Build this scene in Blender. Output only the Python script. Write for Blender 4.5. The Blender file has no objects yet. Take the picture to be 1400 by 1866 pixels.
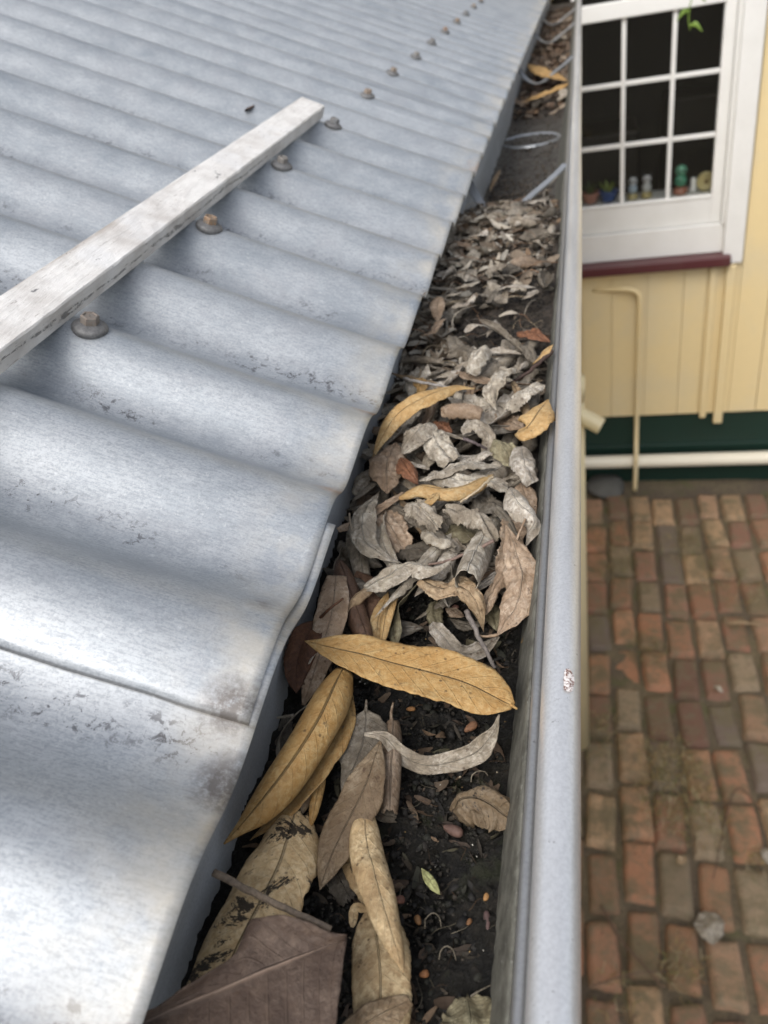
import bpy, bmesh, math, random
import numpy as np
from mathutils import Vector, Matrix, noise
C = bpy.context.scene
R = math.radians
rnd = random.Random(7)
# ------------------------------------------------------------ camera, sky, sun
H = 2.59                                   # eye height over the paving
AX = Vector((0.96811094, -0.01230128, -0.25021966))   # world axes seen from the camera
AY = Vector((0.19555178, -0.58719855, 0.78546633))
AZ = Vector((-0.15659086, -0.80934945, -0.56606781))
FPX = 1446.0
cam_d = bpy.data.cameras.new('camera'); cam = bpy.data.objects.new('camera', cam_d)
C.collection.objects.link(cam); C.camera = cam
m = Matrix(((AX.x, -AX.y, -AX.z, 0), (AY.x, -AY.y, -AY.z, 0), (AZ.x, -AZ.y, -AZ.z, 0), (0, 0, 0, 1)))
cam.matrix_world = Matrix.Translation((0, 0, H)) @ m
cam_d.sensor_fit = 'VERTICAL'; cam_d.sensor_height = 36; cam_d.lens = FPX / 1866 * 36
cam_d.clip_start = 0.01; cam_d.clip_end = 200
cam_d.dof.use_dof = True; cam_d.dof.focus_distance = 0.30; cam_d.dof.aperture_fstop = 15.5
SUN_EL, SUN_ROT = 50, 200
w = bpy.data.worlds.new('World'); C.world = w; w.use_nodes = True
nt = w.node_tree; bg = nt.nodes['Background']
sky = nt.nodes.new('ShaderNodeTexSky'); sky.sky_type = 'NISHITA'; sky.sun_disc = False
sky.sun_elevation = R(SUN_EL); sky.sun_rotation = R(SUN_ROT); sky.dust_density = 4.0; sky.air_density = 1.0; sky.ozone_density = 1.0
hs_ = nt.nodes.new('ShaderNodeHueSaturation'); hs_.inputs['Saturation'].default_value = .42
nt.links.new(sky.outputs[0], hs_.inputs['Color']); nt.links.new(hs_.outputs[0], bg.inputs[0]); bg.inputs[1].default_value = 0.15
sl = bpy.data.lights.new('sun', 'SUN'); sl.energy = 0.9; sl.angle = R(45); sl.color = (1, .97, .92)
so = bpy.data.objects.new('sun', sl); C.collection.objects.link(so)
sd = Vector((math.sin(R(SUN_ROT)) * math.cos(R(SUN_EL)), math.cos(R(SUN_ROT)) * math.cos(R(SUN_EL)), math.sin(R(SUN_EL))))
so.rotation_euler = sd.to_track_quat('Z', 'Y').to_euler()
C.view_settings.view_transform = 'Standard'; C.view_settings.look = 'None'
C.view_settings.exposure = 0.62; C.view_settings.gamma = 1
C.render.engine = 'CYCLES'; C.cycles.use_denoising = True
C.cycles.max_bounces = 6

def ray(px, py):
    d = Vector(((px - 700) / FPX, (py - 933) / FPX, 1))
    return Vector((AX.dot(d), AY.dot(d), AZ.dot(d)))
def depth(p):
    q = Vector(p) - Vector((0, 0, H)); return q.x * AX.z + q.y * AY.z + q.z * AZ.z
def at_y(px, py, Y):
    d = ray(px, py); return d * (Y / d.y) + Vector((0, 0, H))
def at_h(px, py, h):
    d = ray(px, py); return d * (-h / d.z) + Vector((0, 0, H))
def proj(p):
    q = Vector(p) - Vector((0, 0, H)); c = AX * q.x + AY * q.y + AZ * q.z
    return c.x / c.z * FPX + 700, c.y / c.z * FPX + 933
BED = [(0, .244), (.13, .243), (.19, .241), (.23, .238), (.30, .231), (.42, .226), (.55, .216), (.72, .213), (.82, .226), (.90, .247), (.97, .2605), (1.45, .2605), (1.6, .250), (2.0, .246), (4, .246)]
def bed(y):
    for (a, u), (b, v) in zip(BED, BED[1:]):
        if y <= b:
            t = max(0, (y - a) / (b - a)); t = t * t * (3 - 2 * t); return u + (v - u) * t
    return .246
def on_bed(px, py, off):
    h = .23
    for _ in range(12): h = bed(at_h(px, py, h).y) - off
    return at_h(px, py, h)

# ------------------------------------------------------------ helpers
def link(o, parent=None):
    C.collection.objects.link(o)
    if parent is not None: o.parent = parent
    return o
def obj(name, verts, faces, mat, parent=None, smooth=False, uvs=None):
    me = bpy.data.meshes.new(name); me.from_pydata([tuple(v) for v in verts], [], faces); me.update()
    if mat: me.materials.append(mat)
    if smooth: me.polygons.foreach_set('use_smooth', [True] * len(me.polygons))
    if uvs is not None:
        ul = me.uv_layers.new(name='UVMap'); li = np.zeros(len(me.loops), dtype=np.int32); me.loops.foreach_get('vertex_index', li)
        ul.data.foreach_set('uv', np.array(uvs, dtype=np.float32)[li].ravel())
    return link(bpy.data.objects.new(name, me), parent)
def tag(o, label=None, cat=None, group=None, kind=None):
    if label: o['label'] = label
    if cat: o['category'] = cat
    if group: o['group'] = group
    if kind: o['kind'] = kind
    return o
def empty(name, loc=(0, 0, 0)):
    e = bpy.data.objects.new(name, None); e.location = loc; e.empty_display_size = .05
    return link(e)
class MB:
    def __init__(s): s.v = []; s.f = []
    def box(s, x0, x1, y0, y1, z0, z1, bev=0.0):
        bm = bmesh.new(); bmesh.ops.create_cube(bm, size=1)
        for v in bm.verts: v.co = Vector(((x0 + x1) / 2 + v.co.x * (x1 - x0), (y0 + y1) / 2 + v.co.y * (y1 - y0), (z0 + z1) / 2 + v.co.z * (z1 - z0)))
        if bev: bmesh.ops.bevel(bm, geom=bm.edges[:], offset=bev, segments=2, affect='EDGES', profile=.5)
        s.bm(bm)
    def bm(s, bm):
        n = len(s.v); bm.verts.index_update(); s.v += [v.co.copy() for v in bm.verts]; s.f += [[v.index + n for v in f.verts] for f in bm.faces]; bm.free()
    def tube(s, pts, r, seg=12, caps=True):
        pts = [Vector(p) for p in pts]; n0 = len(s.v); k = len(pts)
        rs = r if isinstance(r, (list, tuple)) else [r] * k
        up = None
        for i, p in enumerate(pts):
            t = (pts[min(i + 1, k - 1)] - pts[max(i - 1, 0)]).normalized()
            if up is None: up = t.orthogonal().normalized()
            up = (up - t * up.dot(t)).normalized(); b = t.cross(up)
            for j in range(seg):
                a = 2 * math.pi * j / seg; s.v.append(p + (up * math.cos(a) + b * math.sin(a)) * rs[i])
        for i in range(k - 1):
            for j in range(seg):
                a = n0 + i * seg + j; b_ = n0 + i * seg + (j + 1) % seg
                s.f.append([a, b_, b_ + seg, a + seg])
        if caps:
            s.f.append([n0 + j for j in range(seg)][::-1]); s.f.append([n0 + (k - 1) * seg + j for j in range(seg)])
    def lathe(s, prof, cx=0, cy=0, cz=0, seg=24, M=None):
        n0 = len(s.v)
        for r, z in prof:
            for j in range(seg):
                a = 2 * math.pi * j / seg; p = Vector((r * math.cos(a), r * math.sin(a), z))
                if M: p = M @ p
                s.v.append(p + Vector((cx, cy, cz)))
        for i in range(len(prof) - 1):
            for j in range(seg):
                a = n0 + i * seg + j; b = n0 + i * seg + (j + 1) % seg; s.f.append([a, b, b + seg, a + seg])
    def build(s, name, mat, parent=None, smooth=False):
        return obj(name, s.v, s.f, mat, parent, smooth)
def crom(P, n):
    P = [Vector(p) for p in P]
    if len(P) == 2: return [P[0].lerp(P[1], i / (n - 1)) for i in range(n)]
    Q = [P[0] * 2 - P[1]] + P + [P[-1] * 2 - P[-2]]; out = []
    L = [0]
    for a, b in zip(P, P[1:]): L.append(L[-1] + (b - a).length)
    for i in range(n):
        d = L[-1] * i / (n - 1); k = 0
        while k < len(P) - 2 and d > L[k + 1]: k += 1
        t = (d - L[k]) / max(1e-9, L[k + 1] - L[k]); a, b, c, e = Q[k:k + 4]
        out.append(.5 * ((2 * b) + (c - a) * t + (2 * a - 5 * b + 4 * c - e) * t * t + (3 * b - 3 * c + e - a) * t ** 3))
    return out

# ------------------------------------------------------------ materials
class NM:
    """small wrapper round a node tree"""
    def __init__(s, name):
        s.m = bpy.data.materials.new(name); s.m.use_nodes = True; s.t = s.m.node_tree
        s.p = s.t.nodes['Principled BSDF']; s.out = s.t.nodes['Material Output']
    def n(s, typ, **kw):
        x = s.t.nodes.new(typ)
        for k, v in kw.items():
            if k.startswith('i_'): x.inputs[k[2:].replace('_', ' ')].default_value = v
            else: setattr(x, k, v)
        return x
    def l(s, a, b): s.t.links.new(a, b)
    def coord(s, kind='Object', scale=(1, 1, 1), rot=(0, 0, 0)):
        tc = s.n('ShaderNodeTexCoord'); mp = s.n('ShaderNodeMapping'); mp.inputs['Scale'].default_value = scale; mp.inputs['Rotation'].default_value = rot
        s.l(tc.outputs[kind], mp.inputs[0]); return mp.outputs[0]
    def noise(s, vec, scale, detail=4, rough=.55, dist=0):
        x = s.n('ShaderNodeTexNoise'); x.inputs['Scale'].default_value = scale; x.inputs['Detail'].default_value = detail
        x.inputs['Roughness'].default_value = rough; x.inputs['Distortion'].default_value = dist
        if vec is not None: s.l(vec, x.inputs['Vector'])
        return x.outputs['Fac']
    def vor(s, vec, scale, feature='F1'):
        x = s.n('ShaderNodeTexVoronoi', feature=feature); x.inputs['Scale'].default_value = scale
        if vec is not None: s.l(vec, x.inputs['Vector'])
        return x.outputs['Distance']
    def ramp(s, fac, *stops):
        x = s.n('ShaderNodeValToRGB'); e = x.color_ramp.elements
        while len(e) < len(stops): e.new(.5)
        for el, (p, c) in zip(e, stops):
            el.position = p; el.color = (c, c, c, 1) if not isinstance(c, (tuple, list)) else (*c[:3], 1)
        s.l(fac, x.inputs[0]); return x.outputs[0]
    def mix(s, fac, a, b, mode='MIX'):
        x = s.n('ShaderNodeMix', data_type='RGBA', blend_type=mode)
        for sock, v in ((x.inputs[0], fac), (x.inputs[6], a), (x.inputs[7], b)):
            if isinstance(v, (int, float)): sock.default_value = v if sock == x.inputs[0] else (v, v, v, 1)
            elif isinstance(v, (tuple, list)): sock.default_value = (*v[:3], 1)
            else: s.l(v, sock)
        return x.outputs[2]
    def math(s, op, a, b=0.0, clamp=False):
        x = s.n('ShaderNodeMath', operation=op); x.use_clamp = clamp
        for sock, v in ((x.inputs[0], a), (x.inputs[1], b)):
            if isinstance(v, (int, float)): sock.default_value = v
            else: s.l(v, sock)
        return x.outputs[0]
    def bump(s, h, strength=.3, dist=.001, prev=None):
        x = s.n('ShaderNodeBump'); x.inputs['Strength'].default_value = strength; x.inputs['Distance'].default_value = dist
        s.l(h, x.inputs['Height'])
        if prev is not None: s.l(prev, x.inputs['Normal'])
        s.l(x.outputs[0], s.p.inputs['Normal']); return x.outputs[0]
    def set(s, col=None, rough=None, metal=None, spec=None):
        for k, v in (('Base Color', col), ('Roughness', rough), ('Metallic', metal), ('Specular IOR Level', spec)):
            if v is None: continue
            if isinstance(v, (int, float)): s.p.inputs[k].default_value = v
            elif isinstance(v, (tuple, list)): s.p.inputs[k].default_value = (*v[:3], 1)
            else: s.l(v, s.p.inputs[k])
        return s.m

def paint_mat(name, col, dirt=(.25, .22, .18), amt=.35, rough=.5, scale=3, bump=.15):
    M = NM(name); v = M.coord(); n = M.noise(v, scale, 6, .6); f = M.noise(v, scale * 14, 5, .6)
    k = M.math('MULTIPLY', M.ramp(n, (.45, 0), (.8, 1)), amt)
    c = M.mix(k, col, dirt); c = M.mix(M.math('MULTIPLY', f, .18), c, tuple(x * .6 for x in col))
    M.bump(f, bump, .002); return M.set(c, rough)

# zinc roofing
def stain_mask(M, pos, pts):
    acc = None
    for (x, y, z, r, s) in pts:
        d = M.n('ShaderNodeVectorMath', operation='DISTANCE'); M.l(pos, d.inputs[0]); d.inputs[1].default_value = (x, y, z)
        k = M.math('MULTIPLY', M.math('SUBTRACT', 1.0, M.math('DIVIDE', d.outputs['Value'], r), True), s)
        acc = k if acc is None else M.math('MAXIMUM', acc, k)
    return acc
X_E, H_E, TH, PITCH, CR0, AMP = -.0985, .177, .4457, .0775, .315, .0106
def cyc(y):                                          # corrugations counted along the eave; the nearest ribs are a little closer
    T_ = [(.0905, -3), (.170, -2), (.2495, -1), (.3165, 0), (.3935, 1)]
    if y <= T_[0][0]: return -3 + (y - T_[0][0]) / PITCH
    if y >= T_[-1][0]: return 1 + (y - T_[-1][0]) / PITCH
    for (a, u), (b, v) in zip(T_, T_[1:]):
        if y <= b: return u + (y - a) / (b - a) * (v - u)
def crest_z(X): return H - H_E - TH * (X - X_E)      # height of the crest line at X
def roof_pt(px, py):
    d = ray(px, py); k = (-H_E + TH * X_E) / (d.z + TH * d.x); p = d * k; return Vector((p.x, p.y, p.z + H))
def zinc_roof():
    M = NM('weathered_zinc_sheet'); v = M.coord(); pos = v
    vs = M.coord(scale=(.16, 1, .16)); vf = M.coord(scale=(.5, 1, .5))
    big = M.noise(v, 9, 5, .6, .3); mid = M.noise(vf, 90, 5, .65); fine = M.math('ADD', M.math('MULTIPLY', M.noise(vs, 1300, 3, .7), .45), M.math('MULTIPLY', M.noise(v, 900, 4, .75), .55)); speck = M.noise(v, 420, 4, .75)
    a = M.mix(M.ramp(big, (.35, 0), (.68, 1)), (.265, .295, .325), (.375, .40, .425))
    a = M.mix(M.ramp(mid, (.35, 0), (.7, .5)), a, (.50, .52, .54))
    a = M.mix(M.ramp(fine, (.40, .6), (.55, 0)), a, (.19, .21, .23)); a = M.mix(M.ramp(M.noise(v, 30, 6, .7, .6), (.50, 0), (.66, .35)), a, (.30, .31, .33))
    a = M.mix(M.ramp(speck, (.58, 0), (.72, .35)), a, (.66, .68, .69))
    # dirt lying in the valleys
    sx = M.n('ShaderNodeSeparateXYZ'); M.l(pos, sx.inputs[0])
    val = M.math('MULTIPLY', M.n('ShaderNodeAttribute', attribute_name='rib').outputs['Fac'], -1.0); val = M.ramp(val, (.70, 0), (.98, 1))
    dn = M.noise(v, 240, 5, .8, .5); dl = M.noise(v, 18, 3, .5)
    dirt = M.math('MULTIPLY', M.math('MULTIPLY', M.ramp(dn, (.54, 0), (.60, 1)), val), M.ramp(dl, (.44, 0), (.58, 1)))
    a = M.mix(M.math('MULTIPLY', val, .10), a, (.33, .33, .35))
    a = M.mix(M.math('MULTIPLY', dirt, .85), a, (.05, .048, .055))
    lp = None
    for y0 in (.1455,):
        k = M.math('SUBTRACT', 1.0, M.math('DIVIDE', M.math('ABSOLUTE', M.math('SUBTRACT', sx.outputs[1], y0 - .0001)), .0007), True); lp = k if lp is None else M.math('MAXIMUM', lp, k)
    a = M.mix(M.math('MULTIPLY', M.ramp(lp, (0, 0), (.6, 1)), .6), a, (.075, .072, .07))
    # yellowish salts along the drip edge
    ed = M.math('SUBTRACT', 1.0, M.math('DIVIDE', M.math('ABSOLUTE', M.math('SUBTRACT', sx.outputs[0], X_E)), .035), True)
    ed = M.math('MULTIPLY', ed, M.ramp(M.noise(v, 45, 4, .6), (.38, 0), (.66, 1)))
    a = M.mix(M.math('MULTIPLY', ed, .6), a, (.62, .56, .45))
    P = lambda px, py, r, s: (*roof_pt(px, py)[:2], roof_pt(px, py).z - .006, r, s)
    rust = stain_mask(M, pos, [P(608, 868, .013, 1.2), P(666, 738, .011, 1.1), P(745, 640, .01, .6), P(118, 1212, .0040, 1.6), P(205, 1862, .010, .5), P(880, 268, .02, .7), P(870, 290, .02, .6)])
    rn = M.math('MULTIPLY', rust, M.ramp(M.noise(v, 150, 5, .7), (.3, .1), (.62, 1.0)), True)
    a = M.mix(M.ramp(rn, (.10, 0), (.55, .65)), a, (.34, .215, .13))
    dk = stain_mask(M, pos, [P(402, 1376, .015, 1.4), P(412, 1262, .014, .8), P(475, 1080, .012, .4), P(250, 970, .01, .3)])
    dkn = M.math('MULTIPLY', dk, M.ramp(M.noise(v, 230, 5, .8), (.3, .2), (.6, 1.0)), True)
    a = M.mix(M.ramp(dkn, (.06, 0), (.5, .85)), a, (.10, .085, .075))
    M.bump(fine, .22, .0004); 
    rg = M.ramp(mid, (.3, .38), (.75, .54))
    return M.set(a, rg, .38)
def zinc_gutter(name, tint=(.42, .455, .49), grime=False):
    M = NM(name); v = M.coord(); vs = M.coord(scale=(1, .12, 1))
    n = M.noise(vs, 60, 5, .6); f = M.noise(v, 900, 4, .7); g = M.noise(v, 25, 6, .65)
    a = M.mix(M.ramp(n, (.3, 0), (.7, 1)), tuple(x * .72 for x in tint), tint)
    a = M.mix(M.ramp(f, (.35, .35), (.6, 0)), a, tuple(x * .5 for x in tint))
    if grime:
        sx = M.n('ShaderNodeSeparateXYZ'); M.l(v, sx.inputs[0])
        lowm = M.math('MULTIPLY', M.math('SUBTRACT', 1.15, M.math('DIVIDE', M.math('SUBTRACT', sx.outputs[2], H - .262), .075), True), M.math('ADD', .12, M.ramp(M.math('ADD', 1.0, sx.outputs[0]), (.886, 0), (.93, 1))))
        mm = M.math('MULTIPLY', M.math('ADD', lowm, .04), M.ramp(g, (.3, .7), (.7, 1.3)), True)
        a = M.mix(M.ramp(mm, (.10, 0), (.42, 1)), a, M.mix(M.ramp(M.noise(v, 120, 6, .75), (.38, 0), (.65, 1)), (.075, .072, .058), (.19, .185, .155)))
        a = M.mix(M.ramp(M.noise(v, 500, 3, .8), (.62, 0), (.7, .6)), a, (.45, .45, .42))
    else:
        a = M.mix(M.ramp(M.noise(v, 330, 4, .8), (.66, 0), (.70, .7)), a, (.14, .13, .13))
    M.bump(f, .12, .0004)
    return M.set(a, .62 if grime else .38, .25 if grime else .62)
M_ROOF = zinc_roof()
M_GUT = zinc_gutter('zinc_gutter', (.52, .55, .57), grime=True)
M_BEAD = zinc_gutter('zinc_gutter_bead', (.80, .81, .82))
M_LIP = zinc_gutter('zinc_gutter_lip', (.38, .385, .39))
M_STRAP = zinc_gutter('galvanised_strap', (.42, .44, .46))

def leaf_mat(name, dark, spot=.3, spot_col=(.05, .025, .012), vein=(1.25, .5), side_=.22, dirt=0., rough=.62, blot=.5):
    """colour comes from the object; blotches, spots, midrib and side veins are added"""
    M = NM(name); v = M.coord(); oi = M.n('ShaderNodeObjectInfo'); base = oi.outputs['Color']
    off = M.n('ShaderNodeVectorMath', operation='ADD'); M.l(v, off.inputs[0])
    cb = M.n('ShaderNodeCombineXYZ'); M.l(oi.outputs['Random'], cb.inputs[0]); M.l(oi.outputs['Random'], cb.inputs[2]); M.l(cb.outputs[0], off.inputs[1]); v = off.outputs[0]
    b1 = M.noise(v, 70, 5, .65, .3); b2 = M.noise(v, 520, 4, .7); b3 = M.noise(v, 190, 4, .6)
    dk = M.mix(1.0, base, dark, 'MULTIPLY')
    a = M.mix(M.math('MULTIPLY', M.ramp(b1, (.42, 0), (.58, 1)), blot), base, dk)
    a = M.mix(M.ramp(b2, (.42, .75), (.58, 0)), a, dk)
    a = M.mix(M.ramp(M.noise(v, 300, 6, .8, .5), (.50, 0), (.60, .55)), a, M.mix(1.0, base, tuple(x * .75 for x in dark), 'MULTIPLY'))
    a = M.mix(M.ramp(b3, (.50, 0), (.72, .35)), a, M.mix(1.0, base, (1.35, 1.3, 1.2), 'MULTIPLY'))
    tc = M.n('ShaderNodeTexCoord'); sx = M.n('ShaderNodeSeparateXYZ'); M.l(tc.outputs['UV'], sx.inputs[0])
    dv = M.math('ABSOLUTE', M.math('SUBTRACT', sx.outputs[1], .5))
    mid = M.ramp(dv, (.005, 1), (.018, 0))
    wv = M.math('SINE', M.math('MULTIPLY', M.math('ADD', sx.outputs[0], M.math('MULTIPLY', dv, -.34)), 70))
    side = M.math('MULTIPLY', M.ramp(wv, (.93, 0), (1.0, 1)), M.ramp(dv, (.02, 0), (.06, 1)))
    vc = M.mix(1.0, base, (vein[0], vein[0], vein[0]), 'MULTIPLY')
    a = M.mix(M.math('MULTIPLY', mid, vein[1]), a, vc); a = M.mix(M.math('MULTIPLY', side, side_), a, vc)
    sp = M.vor(v, 330); sn = M.noise(v, 55, 2)
    spm = M.math('MULTIPLY', M.ramp(sp, (.14, 1), (.22, 0)), M.ramp(sn, (.48, 0), (.60, 1)))
    s2 = M.math('MULTIPLY', M.ramp(M.noise(v, 260, 3, .7), (.64, 0), (.70, 1)), .8)
    a = M.mix(M.math('MULTIPLY', M.math('MAXIMUM', spm, s2), spot), a, spot_col)
    if dirt:
        dn = M.ramp(M.noise(v, 75, 6, .78, .6), (.555, 0), (.58, 1)); a = M.mix(M.math('MULTIPLY', dn, dirt), a, (.018, .014, .011))
    hgt = M.math('ADD', M.math('MULTIPLY', b2, .5), M.math('ADD', M.math('MULTIPLY', mid, 1.0), M.math('MULTIPLY', side, .12)))
    M.bump(hgt, 1.0, .0013)
    return M.set(a, rough, 0, .35)
M_YEL = leaf_mat('dry_yellow_leaf', (.78, .62, .42), .75, vein=(.50, .7), side_=.07)
M_CRE = leaf_mat('dirty_cream_leaf', (.72, .62, .50), .6, vein=(.6, .5), dirt=.95)
M_TAN = leaf_mat('dry_tan_leaf', (.52, .44, .36), .75, vein=(1.2, .5), blot=.8)
M_GRY = leaf_mat('dry_grey_leaf', (.42, .38, .33), .65, vein=(1.25, .6), blot=.85)
M_BRN = leaf_mat('dry_brown_leaf', (.45, .42, .40), .3, vein=(1.3, .4), rough=.5)
M_PUR = leaf_mat('purple_brown_leaf', (.55, .50, .48), .3, vein=(2.2, .85), side_=.05, rough=.65, blot=.95)
COL = dict(yel=(.43, .295, .130), yel2=(.47, .345, .18), cre=(.64, .50, .30), tan=(.40, .31, .205), pink=(.36, .285, .215), gry=(.39, .35, .29), lgr=(.52, .48, .41),
           dgr=(.19, .17, .14), olv=(.22, .20, .13), brn=(.12, .07, .045), rust=(.135, .060, .030), pur=(.115, .082, .062), wht=(.54, .50, .44))
MATS = dict(yel=M_YEL, yel2=M_YEL, cre=M_CRE, tan=M_TAN, pink=M_TAN, gry=M_GRY, lgr=M_GRY, dgr=M_GRY, olv=M_GRY, brn=M_BRN, rust=M_BRN, pur=M_PUR, wht=M_GRY)

# ------------------------------------------------------------ leaves
PROF = dict(lance=[0, .38, .68, .9, 1, 1, .92, .74, .45, 0], ovate=[0, .6, .9, 1, 1, .95, .84, .66, .4, 0], torn=[.5, .8, .95, 1, 1, .95, .95, .8, .85, .6],
            strip=[.3, .75, .95, 1, .95, 1, .95, .9, .6, .15], tube=[.7, .9, 1, 1, 1, 1, 1, .95, .9, .8], tip=[0, .25, .5, .7, .85, .95, 1, 1, .95, .85])
def lerp_list(L, t):
    if not isinstance(L, (list, tuple)): return L
    x = t * (len(L) - 1); i = min(int(x), len(L) - 2); f = x - i; return L[i] + (L[i + 1] - L[i]) * f
def leaf(path, W, curl=60, roll=0, prof='lance', col='gry', cup=False, wav=.12, stem=None, label=None, cat='leaf', group=None, name='dead_leaf', n=34, mcols=13, tear=0., pts3=None, shade=1.0, asym=None, seed=None, thick=.0002, mat=None):
    """path: (px, py, height above the bed) stations, W: visible width in photo pixels, curl: arc of the blade in degrees"""
    if group == 'dry leaves heaped in the middle of the gutter':
        curl = curl * 1.45 if not isinstance(curl, list) and curl < 120 else curl; wav *= 1.5; mcols = max(mcols, 19); n = max(n, 60)
    P = pts3 if pts3 else [on_bed(*p) for p in path]
    sd = seed if seed is not None else rnd.random() * 99
    S = crom(P, n); k = len(S); L = sum((b - a).length for a, b in zip(S, S[1:]))
    org = S[0].copy(); V = []; UV = []; grey_ = group in ('dry leaves heaped in the middle of the gutter', 'grey leaves packed under the heap', 'small pale leaves in the far litter') and not col.startswith('yel')
    pr = PROF[prof] if isinstance(prof, str) else prof
    for i, p in enumerate(S):
        t = i / (k - 1)
        T = (S[min(i + 1, k - 1)] - S[max(i - 1, 0)]).normalized()
        N = Vector((0, 0, 1)); N = (N - T * N.dot(T))
        if N.length < .05: N = T.orthogonal()
        N.normalize(); ro = R(lerp_list(roll, t)); N = Matrix.Rotation(ro, 3, T) @ N; B = T.cross(N)
        px2m = depth(p) / FPX if not pts3 else 1.0
        half = lerp_list(W, t) * px2m * .5 * 1.06 * lerp_list(pr, t)
        phi = R(max(2, lerp_list(curl, t))); Rr = half / math.sin(min(phi, math.pi) / 2) if phi < math.pi else half
        sg = -1 if cup else 1
        for j in range(mcols):
            v = -1 + 2 * j / (mcols - 1)
            if asym: vv = v * (lerp_list(asym[0], t) if v < 0 else lerp_list(asym[1], t))
            else: vv = v
            e = abs(v) ** 3
            jag = 1 + (noise.noise(Vector((t * 9, sd, (v > 0) * 7.3))) * (.22 if grey_ else .10) + noise.noise(Vector((t * 34, sd + 5, (v > 0) * 3.1))) * (.14 if grey_ else .05) * (1 + tear * 2)) * e
            a = vv * phi / 2 * jag
            rr = Rr * (1 - .16 * abs(v) * max(0, (phi - 3.6)) / 2)
            lx = rr * math.sin(a); lz = sg * (rr * math.cos(a) - Rr + (Rr * (1 - math.cos(min(phi, 5) / 2)) * .5))
            q = p + B * lx + N * lz
            if phi < 2.6: lz_ = half * (.16 * (1 - abs(v)) * -sg + .10 * abs(v) ** 4 * math.sin(t * 13 + sd * 5)); q += N * lz_
            q += N * half * .030 * min(.8, wav * 4) * math.sin((t - abs(v) * .12) * 55) * abs(v)
            if grey_: q += N * half * ((abs(noise.noise(Vector((t * L / .0065, v * 2.2, sd)))) * .42 - .08) * (1 - .3 * e) + abs(noise.noise(Vector((t * L / .0026, v * 4.5, sd + 3)))) * .12)
            wq = Vector((t * 3.2 * L / .05, v * 1.3, sd))
            wz = noise.noise(wq) * half * wav * 2.2 + noise.noise(wq * 2.7) * half * wav * .9 * (.3 + abs(v)) + math.sin(t * 21 + sd * 3 + (v > 0) * 1.7) * half * wav * .35 * e
            q += N * wz
            tt = t
            if tear and i in (0, k - 1): q += T * half * tear * noise.noise(Vector((v * 5, sd, i))) * (1.5)
            V.append(q - org); UV.append((tt, .5 + v / 2))
    F = [[i * mcols + j, i * mcols + j + 1, (i + 1) * mcols + j + 1, (i + 1) * mcols + j] for i in range(k - 1) for j in range(mcols - 1)]
    # the blade gets a real thickness
    o = obj(name, V, F, mat or MATS[col], None, True, UV); o.location = org
    md = o.modifiers.new('thickness', 'SOLIDIFY'); md.thickness = thick; md.offset = 0
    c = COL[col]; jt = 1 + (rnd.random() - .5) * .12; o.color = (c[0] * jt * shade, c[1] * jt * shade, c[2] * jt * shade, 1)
    if stem:
        b = MB(); sp = [on_bed(*p) - org for p in stem]; sp = crom(sp, 10) if len(sp) > 1 else sp
        b.tube(sp, [.00075 * (1 - .45 * i / 9) for i in range(10)], 6)
        s = b.build('petiole', mat or MATS[col], o, True); s.color = o.color
    tag(o, label, cat, group)
    return o
def twig(path, r, label, col=(.17, .13, .10), name='twig', group=None, n=24, pts3=None):
    P = pts3 if pts3 else [on_bed(*p) for p in path]
    S = crom(P, n); org = S[0].copy(); sd = rnd.random() * 50; b = MB()
    S = [s - org + Vector((noise.noise(Vector((i * .4, sd, 0))), 0, noise.noise(Vector((i * .4, sd, 4))))) * r * .7 for i, s in enumerate(S)]
    b.tube(S, [r * (1 - .35 * i / (n - 1)) * (1 + .18 * noise.noise(Vector((i * .9, sd, 9)))) for i in range(n)], 8)
    o = b.build(name, M_TWIG, None, True); o.location = org; o.color = (*col, 1)
    tag(o, label, 'twig' if name == 'twig' else name.replace('_', ' '), group); return o
def twig_mat():
    M = NM('weathered_twig'); v = M.coord(); oi = M.n('ShaderNodeObjectInfo'); f = M.noise(v, 600, 5, .7)
    a = M.mix(M.ramp(f, (.35, 0), (.65, 1)), M.mix(1.0, oi.outputs['Color'], (.5, .5, .5), 'MULTIPLY'), oi.outputs['Color']); M.bump(f, .5, .0006); return M.set(a, .7)
M_TWIG = twig_mat()

# ------------------------------------------------------------ structure: ground, own building, roof
def ground():
    M = NM('soil_ground'); v = M.coord(); n = M.noise(v, 5, 6, .65); f = M.noise(v, 90, 5, .7)
    a = M.mix(M.ramp(n, (.38, 0), (.64, 1)), (.13, .10, .07), (.20, .16, .095)); a = M.mix(M.ramp(f, (.35, .6), (.65, 0)), a, (.04, .032, .022))
    a = M.mix(M.ramp(M.noise(v, 9, 4), (.55, 0), (.68, .6)), a, (.085, .10, .03))
    M.bump(f, .8, .008); mat = M.set(a, .9)
    V = []; F = []
    xs = [-40, -12, -4] + [-1.2 + .04 * i for i in range(80)] + [4, 12, 40]; ys = [-40, -12, -3] + [-.2 + .04 * i for i in range(104)] + [6, 12, 40]
    for y in ys:
        for x in xs: V.append((x, y, -.028 + .016 * noise.noise(Vector((x * 5, y * 5, 0))) + .006 * noise.noise(Vector((x * 21, y * 21, 3)))))
    n_ = len(xs)
    for j in range(len(ys) - 1):
        for i in range(n_ - 1): F.append([j * n_ + i, j * n_ + i + 1, (j + 1) * n_ + i + 1, (j + 1) * n_ + i])
    tag(obj('ground', V, F, mat, None, True), kind='structure')
ground()
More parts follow.
